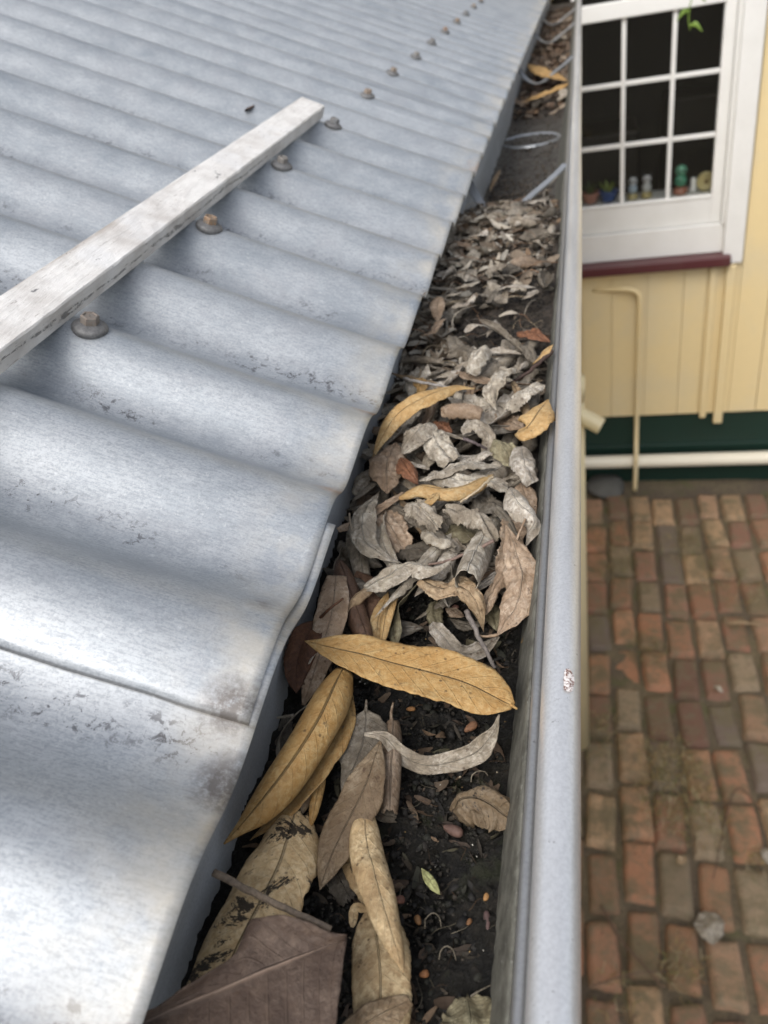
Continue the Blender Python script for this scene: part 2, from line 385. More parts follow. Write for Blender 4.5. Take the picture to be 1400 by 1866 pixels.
def paving():
    M = NM('old_brick'); v = M.coord(); at = M.n('ShaderNodeAttribute', attribute_name='brick_colour'); n = M.noise(v, 16, 6, .7, .4); f = M.noise(v, 150, 5, .7)
    a = at.outputs['Color']
    a = M.mix(M.ramp(f, (.3, .5), (.65, 0)), a, M.mix(1.0, a, (.5, .48, .46), 'MULTIPLY'))
    a = M.mix(M.ramp(n, (.46, 0), (.66, .85)), a, (.16, .135, .085)); a = M.mix(M.ramp(M.noise(v, 4.5, 6, .7), (.47, 0), (.60, .85)), a, (.14, .115, .065))
    a = M.mix(M.ramp(M.noise(v, 33, 4, .7), (.62, 0), (.70, .75)), a, (.09, .04, .03))
    a = M.mix(M.ramp(M.noise(v, 27, 5, .8), (.66, 0), (.74, .6)), a, (.34, .31, .27))
    M.bump(M.math('ADD', f, M.math('MULTIPLY', n, 2)), .7, .006); mat = M.set(a, .85)
    pal = [tuple(q * f_ for q, f_ in zip(c_, (1.52, 1.46, 1.38))) for c_ in ((.235, .125, .080), (.27, .155, .095), (.20, .105, .072), (.29, .20, .125), (.15, .085, .062), (.24, .15, .10), (.19, .15, .105), (.13, .105, .09), (.22, .125, .09), (.25, .14, .09), (.21, .12, .08), (.27, .14, .085), (.25, .165, .11))]
    V = []; F = []; CL = []; r = random.Random(3)
    nx, ny = 7, 9
    for cx in range(-9, 24):
        o_ = r.uniform(-.03, .03)
        for cy in range(-3, 17):
            X = .028 + cx * .1165 + r.uniform(-.006, .006); Y = .11 + cy * .2335 + o_ + r.uniform(-.006, .006) 
            if Y > 3.66: continue
            w_, l_ = .0542 + r.uniform(-.003, .003), .1128 + r.uniform(-.006, .004); rz = R(r.uniform(-4, 4)); z = r.uniform(-.007, .004); tx, ty = r.uniform(-.03, .03), r.uniform(-.02, .02)
            c = r.choice(pal); kk = r.uniform(.75, 1.1); c = tuple(q * kk for q in c); s = r.random() * 99; b0 = len(V)
            if r.random() < .05: z -= .018
            rad = r.uniform(.010, .022)
            for j in range(ny):
                for i in range(nx):
                    u = -1 + 2 * i / (nx - 1); q = -1 + 2 * j / (ny - 1)
                    # clustered near the rim so the arris is rounded
                    u = math.copysign(abs(u) ** .6, u); q = math.copysign(abs(q) ** .5, q)
                    lx, ly = u * w_, q * l_
                    cxm, cym = w_ - rad, l_ - rad; ex, ey = max(0, abs(lx) - cxm), max(0, abs(ly) - cym); e = math.hypot(ex, ey)
                    if e > rad: lx = math.copysign(cxm + ex * rad / e, lx) if ex else lx; ly = math.copysign(cym + ey * rad / e, ly) if ey else ly; e = rad
                    dz = -.010 * (1 - math.sqrt(max(0, 1 - (e / rad) ** 2))) - (.03 if (abs(u) == 1 or abs(q) == 1) else 0)
                    k = 1 + .10 * noise.noise(Vector((u * 1.3, q * 2, s)))
                    lx *= k; ly *= k; dz += .0035 * noise.noise(Vector((lx * 40, ly * 40, s))) + tx * lx + ty * ly
                    V.append((X + lx * math.cos(rz) - ly * math.sin(rz), Y + lx * math.sin(rz) + ly * math.cos(rz), z + dz)); CL.append((*c, 1))
            for j in range(ny - 1):
                for i in range(nx - 1): a_ = b0 + j * nx + i; F.append([a_, a_ + 1, a_ + nx + 1, a_ + nx])
    # a header course against the house
    o = obj('brick_paving', V, F, mat, None, True); ca = o.data.color_attributes.new('brick_colour', 'FLOAT_COLOR', 'POINT'); ca.data.foreach_set('color', np.array(CL, dtype=np.float32).ravel())
    tag(o, kind='structure')
paving()

M_CREAM = paint_mat('cream_paint', (.72, .58, .32), (.56, .52, .40), .75, .45, 2.2)
M_CREAM2 = paint_mat('pale_cream_pvc', (.76, .71, .58), (.5, .46, .36), .3, .4, 5)
M_PIPE = paint_mat('cream_pipe_paint', (.72, .63, .40), (.45, .4, .28), .3, .35, 5)
M_WHITE = paint_mat('white_gloss_paint', (.74, .74, .72), (.5, .49, .45), .3, .35, 6)
M_GREEN = paint_mat('dark_green_paint', (.008, .030, .022), (.012, .02, .015), .3, .4, 6)
M_RED = paint_mat('maroon_sill_paint', (.085, .020, .024), (.12, .08, .07), .35, .4, 8)
M_FASC = paint_mat('cream_fascia_paint', (.50, .40, .22), (.3, .26, .2), .4, .55, 8)
WY = 3.87
def zc(h): return H - h                       # heights given as metres below the eye
hs = empty('house', (0, WY, 0)); tag(hs, 'cream weatherboard house with white sash window above the brick yard', 'house')
def part(b, name, mat, parent, smooth=False):
    for i, v in enumerate(b.v): b.v[i] = Vector(v) - hs.location
    return b.build(name, mat, parent, smooth)
b = MB()   # wall round the window opening (X -.28 .. .60, h .36-.. 1.34)
def board(x0, x1, z0, z1, y=WY): b.box(x0, x1, y, y + .03, z0, z1, .0015)
edges = [-3.2, -2.9, -2.6, -2.3, -2.0, -1.7, -1.4, -1.1, -.8, -.55, -.30]
for a_, c_ in zip(edges, edges[1:]): board(a_, c_ - .003, zc(2.18), zc(-1.0))
low = [-.30, -.16, -.02, .12, .285, .45, .552, .70]
for a_, c_ in zip(low, low[1:]): board(a_, c_ - .0015, zc(2.18), zc(1.40))
ed2 = [.70, .83, 1.12, 1.41, 1.7, 2.0, 2.3, 2.6, 2.9, 3.2, 3.5]
for a_, c_ in zip(ed2, ed2[1:]): board(a_, c_ - .003, zc(2.18), zc(-1.0))
board(-.30, .697, zc(-.50), zc(-1.0))
b.box(-3.2, 3.5, WY + .03, WY + .09, zc(2.18), zc(1.41)); b.box(-3.2, -.31, WY + .03, WY + .09, zc(1.41), zc(-1)); b.box(.70, 3.5, WY + .03, WY + .09, zc(1.41), zc(-1)); b.box(-.31, .70, WY + .03, WY + .09, zc(-.5), zc(-1))
b.box(-3.3, -3.2, WY + .02, 7.0, 0, zc(-1)); b.box(3.5, 3.6, WY + .02, 7.0, 0, zc(-1)); b.box(-3.2, 3.5, WY + .1, 6.9, zc(-1.05), zc(-1.0)); b.box(-3.2, 3.5, WY + .1, 6.9, .01, .3)
part(b, 'wall', M_CREAM, hs)
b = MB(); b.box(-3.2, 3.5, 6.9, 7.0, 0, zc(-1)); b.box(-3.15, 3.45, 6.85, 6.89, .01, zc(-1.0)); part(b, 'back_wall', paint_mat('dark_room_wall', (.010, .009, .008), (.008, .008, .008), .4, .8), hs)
b = MB()
b.box(.560, .592, WY - .018, WY, zc(2.20), zc(1.405), .006);  b.box(.628, .672, WY - .03, WY, zc(2.23), zc(1.395), .006)

part(b, 'batten', M_CREAM, hs)
b = MB(); b.box(-3.2, 3.5, WY + .02, WY + .06, -.05, zc(2.18), .002); b.box(-3.2, 3.5, WY + .010, WY + .02, zc(2.40), zc(2.37), .003); part(b, 'plinth', M_GREEN, hs)
b = MB(); b.box(-3.35, 3.65, WY - .35, 7.1, zc(-1.02), zc(-1.12)); part(b, 'eave', M_WHITE, hs)
b = MB()
for (y0_, z0_, y1_, z1_) in ((WY - .45, zc(-1.10), 7.2, zc(-3.9)), (7.2, zc(-3.9), 11.0, zc(-1.0))):
    n0 = len(b.v)
    for i in range(121):
        x_ = -8 + 12 * i / 120; dz = .02 * math.cos(math.pi * i)
        b.v += [Vector((x_, y0_, z0_ + dz)), Vector((x_, y1_, z1_ + dz))]
    for i in range(120): a_ = n0 + i * 2; b.f.append([a_, a_ + 2, a_ + 3, a_ + 1])
part(b, 'roof', paint_mat('added_dark_roof_iron', (.045, .05, .055), (.08, .07, .06), .4, .5, 2), hs)  # unseen dark roof, added to darken reflections in the corrugated sheets
b = MB(); b.box(-8, -3.3, WY + .1, 7.0, 0, zc(-1.15)); part(b, 'added_side_wing', M_CREAM, hs)  # unseen wing, added to carry the dark roof's reflection further left
# window
wf = MB()
wf.box(.607, .692, WY - .028, WY + .03, zc(1.388), zc(-.5), .004)      # outer casing
wf.box(-.40, -.31, WY - .028, WY + .03, zc(1.388), zc(-.5), .004)
wf.box(-.31, .607, WY + .004, WY + .05, zc(1.34), zc(1.213), .003)    # apron below the sash
wf.box(.592, .607, WY - .006, WY + .09, zc(1.213), zc(-.5), .002); wf.box(-.31, -.295, WY - .006, WY + .09, zc(1.213), zc(-.5), .002)
wf.box(-.31, .607, WY - .006, WY + .03, zc(-.45), zc(-.5), .002)
win = part(wf, 'window', M_WHITE, hs)
b = MB()
b.box(.545, .591, WY + .022, WY + .062, zc(1.211), zc(-.45), .004); b.box(-.294, -.235, WY + .022, WY + .062, zc(1.211), zc(-.45), .004)
b.box(-.235, .545, WY + .022, WY + .062, zc(1.211), zc(1.085), .004); b.box(-.235, .545, WY + .012, WY + .062, zc(.352), zc(.29), .004)
b.box(-.235, .545, WY + .018, WY + .028, zc(1.098), zc(1.085), .003)
part(b, 'sash', M_WHITE, win)
b = MB()
for x in (.361, .163, -.036): b.box(x - .009, x + .009, WY + .028, WY + .052, zc(1.086), zc(.351), .003); b.box(x - .009, x + .009, WY + .028, WY + .052, zc(.289), zc(-.45), .003)
for h_ in (.594, .838, .05, -.20):
    xs_ = [-.235, -.045, -.027, .154, .172, .352, .370, .545]
    for i in range(0, 8, 2): b.box(xs_[i], xs_[i + 1], WY + .029, WY + .051, zc(h_ + .009), zc(h_ - .009), .003)
part(b, 'muntin', M_WHITE, win)
G = NM('window_glass'); G.t.nodes.remove(G.p); tr = G.n('ShaderNodeBsdfTransparent'); gl = G.n('ShaderNodeBsdfGlossy'); gl.inputs['Roughness'].default_value = .02
fr = G.n('ShaderNodeFresnel'); fr.inputs[0].default_value = 1.35; mx = G.n('ShaderNodeMixShader'); G.l(fr.outputs[0], mx.inputs[0]); G.l(tr.outputs[0], mx.inputs[1]); G.l(gl.outputs[0], mx.inputs[2]); G.l(mx.outputs[0], G.out.inputs[0])
tr.inputs[0].default_value = (.97, .98, .975, 1)
b = MB(); b.box(-.24, .55, WY + .038, WY + .042, zc(1.09), zc(.345)); b.box(-.24, .55, WY + .038, WY + .042, zc(.295), zc(-.455)); part(b, 'pane', G.m, win)
b = MB(); b.box(-.42, .640, WY - .060, WY + .03, zc(1.392), zc(1.342), .008); part(b, 'sill', M_RED, win)
b = MB(); b.box(-.29, .58, WY + .064, WY + .20, zc(1.11), zc(1.088), .003); part(b, 'ledge', M_WHITE, win)
# dark room contents seen as dim shapes
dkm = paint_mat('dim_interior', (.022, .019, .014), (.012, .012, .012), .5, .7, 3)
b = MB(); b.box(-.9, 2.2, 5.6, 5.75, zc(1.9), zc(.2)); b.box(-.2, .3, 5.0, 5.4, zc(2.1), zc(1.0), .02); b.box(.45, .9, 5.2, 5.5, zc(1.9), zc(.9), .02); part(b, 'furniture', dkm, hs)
LZ = zc(1.087)
def at_ledge(px): return at_y(px, 360, WY + .10).x
# things on the window ledge
def flower_pot(px, col, leafcol, label):
    x = at_ledge(px); e = empty('flower_pot', (x, WY + .095, LZ)); tag(e, label, 'flower pot', 'pots on the window ledge')
    m1 = paint_mat('glazed_pot', col, tuple(c * .6 for c in col), .3, .3, 20)
    b = MB(); b.lathe([(0.001, .001), (.026, .001), (.036, .018), (.041, .040), (.045, .042), (.045, .050), (.038, .050), (.034, .038), (.001, .036)]); b.build('pot', m1, e, True)
    b = MB()
    for k in range(9):
        a = k * 2.4; r_ = .012 + .016 * rnd.random(); p = Vector((math.cos(a) * r_, math.sin(a) * r_, .04)); q = p * 1.9 + Vector((0, 0, .008 + .018 * rnd.random())); s_ = Vector((-math.sin(a), math.cos(a), .2)) * .009
        n_ = len(b.v); b.v += [p, (p + q) / 2 + s_, q, (p + q) / 2 - s_]; b.f.append([n_, n_ + 1, n_ + 2, n_ + 3])
    b.build('plant', paint_mat('pot_plant_green', leafcol, (.1, .1, .03), .3, .6, 30), e)
flower_pot(1076, (.42, .20, .15), (.05, .07, .02), 'pink terracotta pot on the ledge behind the lower left window pane')
flower_pot(1109, (.035, .085, .28), (.16, .22, .04), 'blue glazed pot with yellow green plant on the window ledge')
def figurine(px, body, base, face, label, s=1.0, ears=True):
    x = at_ledge(px); e = empty('figurine', (x, WY + .095, LZ)); tag(e, label, 'figurine', 'figurines on the window ledge')
    mb = paint_mat('glazed_body', body, tuple(c * .5 for c in body), .3, .25, 20); mk = paint_mat('glazed_base', base, tuple(c * .6 for c in base), .3, .3, 20); mf = paint_mat('glazed_face', face, tuple(c * .8 for c in face), .2, .25, 30)
    b = MB(); b.lathe([(.001, 0), (.023 * s, 0), (.026 * s, .006 * s), (.024 * s, .020 * s), (.012 * s, .026 * s), (.001, .026 * s)]); b.build('base', mk, e, True)
    b = MB(); b.lathe([(.010 * s, .026 * s), (.019 * s, .034 * s), (.022 * s, .046 * s), (.018 * s, .060 * s), (.011 * s, .066 * s), (.001, .068 * s)]); b.build('body', mb, e, True)
    b = MB(); b.lathe([(.001, .064 * s)] + [(.020 * s * math.sin(a), (.082 - .019 * math.cos(a)) * s) for a in [.3 + .26 * i for i in range(10)]] + [(.001, .101 * s)]); hd = b.build('head', mf, e, True)
    b = MB()
    for sx_ in (-1, 1):
        b.lathe([(.001, 0), (.0055 * s, .0008), (.001, .0016)], sx_ * .008 * s, -.0195 * s, .084 * s, 10, Matrix.Rotation(R(90), 3, 'X'))
        if ears: b.lathe([(.0075 * s, 0), (.005 * s, .010 * s), (.001, .016 * s)], sx_ * .014 * s, 0, .095 * s, 10)
    b.build('ears' if ears else 'eyes', paint_mat('glazed_dark', (.02, .022, .025), (.02, .02, .02), .1, .3, 20), hd, True)
figurine(1153, (.34, .42, .50), (.45, .38, .18), (.60, .62, .64), 'left of two small white faced figurines behind the middle lower pane', .95)
figurine(1178, (.45, .46, .46), (.45, .37, .16), (.60, .60, .62), 'right of two small white faced figurines behind the middle lower pane', .98)
figurine(1239, (.06, .24, .15), (.36, .15, .10), (.16, .42, .28), 'green figurine on a red base behind the lower right pane', 1.25, False)
x = at_ledge(1285); e = empty('ornamental_disc', (x, WY + .10, LZ)); tag(e, 'round pale yellow disc ornament at the right end of the window ledge', 'ornament')
b = MB(); Mx = Matrix.Rotation(R(90), 3, 'X'); b.lathe([(.001, .008), (.030, .008), (.034, .011), (.040, .010), (.042, 0), (.040, -.010), (.001, -.010)], 0, 0, .042, 32, Mx); b.build('disc', paint_mat('pale_yellow_glaze', (.50, .42, .20), (.3, .25, .1), .3, .35, 20), e, True)
b = MB(); b.lathe([(.001, .013), (.008, .012), (.010, .009)], 0, 0, .042, 16, Mx); b.build('hub', paint_mat('brown_hub', (.2, .13, .05), (.1, .1, .05), .3, .4, 20), e, True)
x = at_ledge(1263); b = MB(); b.lathe([(.001, 0), (.016, 0), (.018, .012), (.012, .028), (.014, .046), (.010, .058), (.001, .062)], 0, 0, 0, 16); o = b.build('ornament', M_WHITE, None, True); o.location = (x, WY + .115, LZ)
tag(o, 'small white ornament between the green figurine and the yellow disc', 'ornament')

# pipes on the house
b = MB(); zp = zc(2.43); b.tube([(-3.1, WY - .055, zp), (-.5, WY - .055, zp), (3.4, WY - .055, zp)], .035, 20); wp = b.build('waste_pipe', M_CREAM2, None, True)
for xx in (-1.5, 1.25, 2.8):
    b = MB(); b.tube([(xx - .015, WY - .055, zp), (xx + .015, WY - .055, zp)], .039, 20); b.box(xx - .012, xx + .012, WY - .06, WY + .02, zp - .012, zp + .012)
    b.build('pipe_clip', M_CREAM2, wp, True); tag(wp, 'horizontal pale cream pipe along the dark green base of the house', 'pipe')
q = at_y(1165, 600, WY - .035); xv = q.x
pts = [(xv - .22, WY + .01, zc(1.475)), (xv - .10, WY - .02, zc(1.470))] + [(xv - .06 + .06 * math.sin(a), WY - .028 - .06 * (a / 1.57) * .0, zc(1.470 + .06 * (1 - math.cos(a)))) for a in [.0, .4, .8, 1.2, 1.57]] + [(xv, WY - .03, zc(2.2)), (xv - .002, WY - .10, zc(2.40)), (xv - .004, WY - .105, zc(2.59))]
b = MB(); b.tube(crom(pts, 40), .0125, 12); o = b.build('conduit', M_CREAM, None, True); tag(o, 'thin vertical cream pipe bending into the wall under the maroon sill', 'pipe')
# downpipe beside the yard, and its short outlet stub
DY = 2.03
e = empty('downpipe', (-.05, DY, 0)); tag(e, 'cream round downpipe standing just behind the gutter bead', 'downpipe')
top = .275; soc = at_y(1070, 690, DY); hz = H - soc.z
b = MB(); b.tube([(0, 0, zc(hz) - .01), (-.004, 0, zc(hz * .75)), (-.022, 0, zc(.5)), (-.028, 0, zc(.262))], [.030, .030, .030, .030], 20); b.build('upper_pipe', M_PIPE, e, True)
b = MB(); b.tube([(0, 0, zc(hz)), (0, 0, 1.0), (0, 0, .02)], .0405, 24); b.tube([(0, 0, zc(hz) - .06), (0, 0, zc(hz) + .004)], .0435, 24); b.build('lower_pipe', M_PIPE, e, True)
s0 = at_y(1066, 745, DY) - e.location; s1 = at_y(1096, 777, DY - .03) - e.location; s0.x = 0; s0.y = 0
b = MB(); b.tube([s0, s1], .023, 20, False); b.tube([s0, s1 * .98 + s0 * .02], .019, 20, True); b.build('outlet_stub', M_PIPE, e, True)

# own building under the roof
e = empty('outbuilding', (-.6, 1.7, 0)); tag(e, 'low outbuilding with cream fascia below the corrugated roof edge', 'building')
b = MB(); b.box(-1.8 + .6, -.20 + .6, -2.4, 1.9, -.02, zc(.22)); b.build('wall', M_CREAM, e)
b = MB(); b.box(-.150 + .6, -.1224 + .6, -2.6, 2.05, zc(.40), zc(.20), .002); b.build('fascia', M_FASC, e)

# ------------------------------------------------------------ corrugated roof
rf = empty('corrugated_roof', (X_E, 0, zc(H_E))); tag(rf, 'weathered grey corrugated metal roof sloping down to the gutter', 'roof')
def sheet(y0, y1, xe, first, s_):
    """one corrugated sheet; near edge lies over its neighbour"""
    xs = [xe - .0006, xe - .004, xe - .010, xe - .02, xe - .035, xe - .06] + [xe - .1 - .05 * i for i in range(10)] + [-.9, -1.2, -1.6, -2.1]
    ny = int((y1 - y0) / PITCH * 26); ys = [y0 + (y1 - y0) * i / ny for i in range(ny + 1)]; V = []; F = []; RB = []
    for x in xs:
        for y in ys:
            a = 2 * math.pi * cyc(y)
            c = math.cos(a); c = c * .92 + .08 * math.cos(2 * a) * 0
            zz = crest_z(x) - AMP + AMP * c
            lift = 0.0 if first else .0009 + (.0022 if y0 < .2 else .0006) * math.exp(-((y - y0 - .045) / .022) ** 2) * max(0, 1 - (xe - x) / .12)
            if x > xe - .03: xx_ = (1 - c) * .5 * .0050
            else: xx_ = 0
            if x > xe - .07: zz += (1 - c) * .0038 * (1 - (xe - x) / .07)
            if not first and y < y0 + .004: zz -= .0009 * (1 - (y - y0) / .004)
            zz += lift + .0006 * noise.noise(Vector((x * 7, y * 6, s_))) 
            xx = x - xx_ + .0012 * noise.noise(Vector((y * 9, s_, 0))) * (1 if x > xe - .03 else 0)
            V.append(Vector((xx, y, zz)) - rf.location); RB.append(math.cos(2 * math.pi * (cyc(y) - .06)))
    n_ = len(ys)
    for i in range(len(xs) - 1):
        for j in range(n_ - 1): a = i * n_ + j; F.append([a, a + n_, a + n_ + 1, a + 1])
    o = obj('roof_sheet', V, F, M_ROOF, rf, True); o.location = (0, 0, 0)
    at_ = o.data.attributes.new('rib', 'FLOAT', 'POINT'); at_.data.foreach_set('value', RB)
    md = o.modifiers.new('thickness', 'SOLIDIFY'); md.thickness = .0005; md.offset = -1
    return o
LAP = [.1455, .1455 + .775, .1455 + 1.55, .1455 + 2.325]
sheet(-.62, .1455 + .095, X_E + .0022, True, 1)
for k_, y0 in enumerate(LAP):
    sheet(y0, min(y0 + .775 + .085, 3.62), X_E - .0005 + [0, .003, 0, .002][k_] * 0, False, 2 + k_)
# texture space of the roof follows the world: offset the coordinates
for o in rf.children:
    pass
def screw_mats():
    M = NM('rusty_screw'); v = M.coord(); oi = M.n('ShaderNodeObjectInfo'); f = M.noise(v, 700, 5, .7); c = M.mix(M.ramp(f, (.40, 0), (.58, 1)), (.20, .185, .165), oi.outputs['Color'])
    M.bump(f, .7, .0006); a = M.set(c, .65, .25)
    W_ = NM('dull_washer'); v = W_.coord(); f = W_.noise(v, 500, 5, .7); W_.bump(f, .4, .0004); c2 = W_.mix(W_.ramp(f, (.35, 0), (.7, 1)), (.11, .11, .11), (.21, .21, .21)); b_ = W_.set(c2, .6, .3)
    return a, b_
M_SCR, M_WSH = screw_mats()
XB = -.2265
slope_rot = Matrix.Rotation(math.atan(TH), 3, 'Y')
rustiness = [(.21, .175, .15), (.30, .19, .11), (.20, .19, .18), (.19, .20, .21), (.30, .21, .14), (.26, .2, .15), (.22, .21, .2), (.19, .20, .21), (.33, .18, .09), (.30, .19, .1), (.17, .18, .2), (.28, .2, .12), (.33, .16, .07), (.26, .18, .12), (.2, .2, .2), (.3, .17, .1), (.2, .2, .2), (.2, .2, .2), (.2, .2, .2), (.2, .2, .2), (.2, .2, .2)]
def make_screw(i, y):
    x = XB + rnd.uniform(-.002, .002); base = Vector((x, y, crest_z(x) + .0012)) - rf.location
    tilt = Matrix.Rotation(R(rnd.uniform(-5, 5)), 3, 'X') @ Matrix.Rotation(R(rnd.uniform(-5, 5)), 3, 'Y') @ slope_rot
    zr = rnd.uniform(0, 60); b = MB()
    hexr = .0041; V0 = []
    prof = [(hexr * 1.08, .0020), (hexr * 1.05, .0058), (hexr * .95, .0064), (hexr * .76, .0064), (hexr * .70, .0058), (.0004, .0058)]
    for r_, z in prof:
        for j in range(6): a = R(zr + 60 * j); V0.append(tilt @ Vector((r_ * math.cos(a), r_ * math.sin(a), z)) + base)
    Fh = [[a * 6 + j, a * 6 + (j + 1) % 6, (a + 1) * 6 + (j + 1) % 6, (a + 1) * 6 + j] for a in range(len(prof) - 1) for j in range(6)]
    s = obj('screw', V0, Fh, M_SCR, rf); s.color = (*rustiness[i], 1)
    b = MB(); b.lathe([(.001, .0028), (.0044, .0026), (.0066, .0020), (.0080, .0010), (.0084, .0003), (.0083, -.0010), (.0077, -.0022), (.002, -.0026)], base.x, base.y, base.z, 28, tilt)
    b.build('washer', M_WSH, s, True)
for i in range(21): make_screw(i, .3165 if i == 0 else .3935 + PITCH * (2 * i - 1))

# ------------------------------------------------------------ gutter
GX = [(-.1222, .186), (-.1210, .186), (-.1206, .200), (-.1202, .255), (-.1195, .2595), (-.1170, .262), (-.060, .2625), (-.038, .262), (-.0345, .2605), (-.0322, .257), (-.0290, .245), (-.0245, .225), (-.0206, .2100), (-.0192, .2064)]
LIP = [(-.0193, .2067), (-.0189, .2048), (-.0182, .2039), (-.0173, .2035), (-.0164, .2035), (-.0154, .2041)]
bead = [(-.0092 - .0062 * math.cos(a), .1990 - .0066 * math.sin(a)) for a in [R(-12 + 14 * i) for i in range(20)]]
front = [(-.0100, .2085), (-.0125, .2100), (-.0150, .2120), (-.0190, .2200), (-.0300, .2560), (-.0330, .2640)]
gt = empty('gutter', (-.075, 0, zc(.262))); tag(gt, 'grey zinc gutter full of dead leaves with a rounded bead front', 'gutter')
def extr(prof, mat, name, parent, y0=-.62, y1=3.60, step=.02, wob=.0005):
    V = []; F = []; ys = [y0 + (y1 - y0) * i / int((y1 - y0) / step) for i in range(int((y1 - y0) / step) + 1)]; n_ = len(prof)
    for y in ys:
        wx = wob * noise.noise(Vector((y * 2.3, 4, 1))); wz = wob * noise.noise(Vector((y * 2.1, 9, 1)))
        for (x, h) in prof: V.append(Vector((x + wx, y, zc(h) + wz)) - parent.location)
    for i in range(len(ys) - 1):
        for j in range(n_ - 1): a = i * n_ + j; F.append([a, a + 1, a + n_ + 1, a + n_])
    o = obj(name, V, F, mat, parent, True); return o
tr_ = extr(GX, M_GUT, 'trough', gt); tr_.modifiers.new('t', 'SOLIDIFY').thickness = .0006; tr_.modifiers['t'].offset = 1
extr(LIP, M_LIP, 'lip', gt)
bd = extr(bead, M_BEAD, 'bead', gt, step=.03); ft = extr(front, M_BEAD, 'front_face', gt)
# a chip in the bead coating
chp = at_h(1037, 1240, .1925)
M = NM('chipped_coating'); v = M.coord(); f = M.noise(v, 900, 3, .8); mat = M.set(M.mix(M.ramp(f, (.46, 0), (.52, 1)), (.14, .06, .04), (.72, .68, .66)), .7)
V = [Vector((0, 0, .0002))]; n_ = 18
for j in range(n_):
    a = 2 * math.pi * j / n_; r_ = 1 + .45 * noise.noise(Vector((math.cos(a) * 2, math.sin(a) * 2, 5)))
    V.append(Vector((.0017 * r_ * math.cos(a), .0050 * r_ * math.sin(a), 0)))
def bead_z(x): return zc(.1990) + .0066 * math.sqrt(max(0, 1 - ((x + .0092) / .0062) ** 2)) + .00025
V = [Vector((p.x + chp.x, p.y + chp.y, bead_z(p.x + chp.x) + (.0002 if i == 0 else 0))) - gt.location for i, p in enumerate(V)]
obj('chip_mark', V, [[0, j + 1, (j + 1) % n_ + 1] for j in range(n_)], mat, gt)
# outlet ring in the gutter floor
oc = at_h(967, 258, .2615); b = MB(); b.lathe([(.030, .0005), (.0405, .0006), (.0425, .0045), (.0445, .0045), (.046, .0008)], oc.x - gt.location.x, oc.y - gt.location.y, 0, 36); b.build('outlet', M_STRAP, gt, True)
b = MB(); b.lathe([(.001, .0012), (.036, .0012)], oc.x - gt.location.x, oc.y - gt.location.y, 0, 24)  # flat disc, the darkness inside the outlet is painted on it
b.build('dark_outlet_disc', paint_mat('painted_hole_dark', (.012, .012, .012), (.01, .01, .01), .1, .8, 20), gt)
def strap(y, dy=.0):
    """internal hanger strap sagging from the bead to the back wall"""
    P = crom([(-.019, y, zc(.2035)), (-.032, y - .012, zc(.212)), (-.052, y - .034, zc(.221)), (-.070, y - .055, zc(.230)), (-.084, y - .060, zc(.2315)), (-.098, y - .050, zc(.227)), (-.109, y - .034, zc(.219)), (-.1195, y - .012, zc(.206))], 40)
    V = []; F = []
    for i, p in enumerate(P):
        T = (P[min(i + 1, 39)] - P[max(i - 1, 0)]).normalized(); N = Vector((0, 0, 1)); N = (N - T * N.dot(T)).normalized(); B = T.cross(N)
        for s_, q_ in ((-.0042, .0008), (.0042, .0008), (.0042, -.0008), (-.0042, -.0008)): V.append(p + B * s_ + N * q_ - gt.location)
    for i in range(39):
        for j in range(4): a = i * 4 + j; b_ = i * 4 + (j + 1) % 4; F.append([a, b_, b_ + 4, a + 4])
    return obj('hanger_strap', V, F, M_STRAP, gt)
for y in (.895, 1.72, 2.33, 2.75): strap(y)

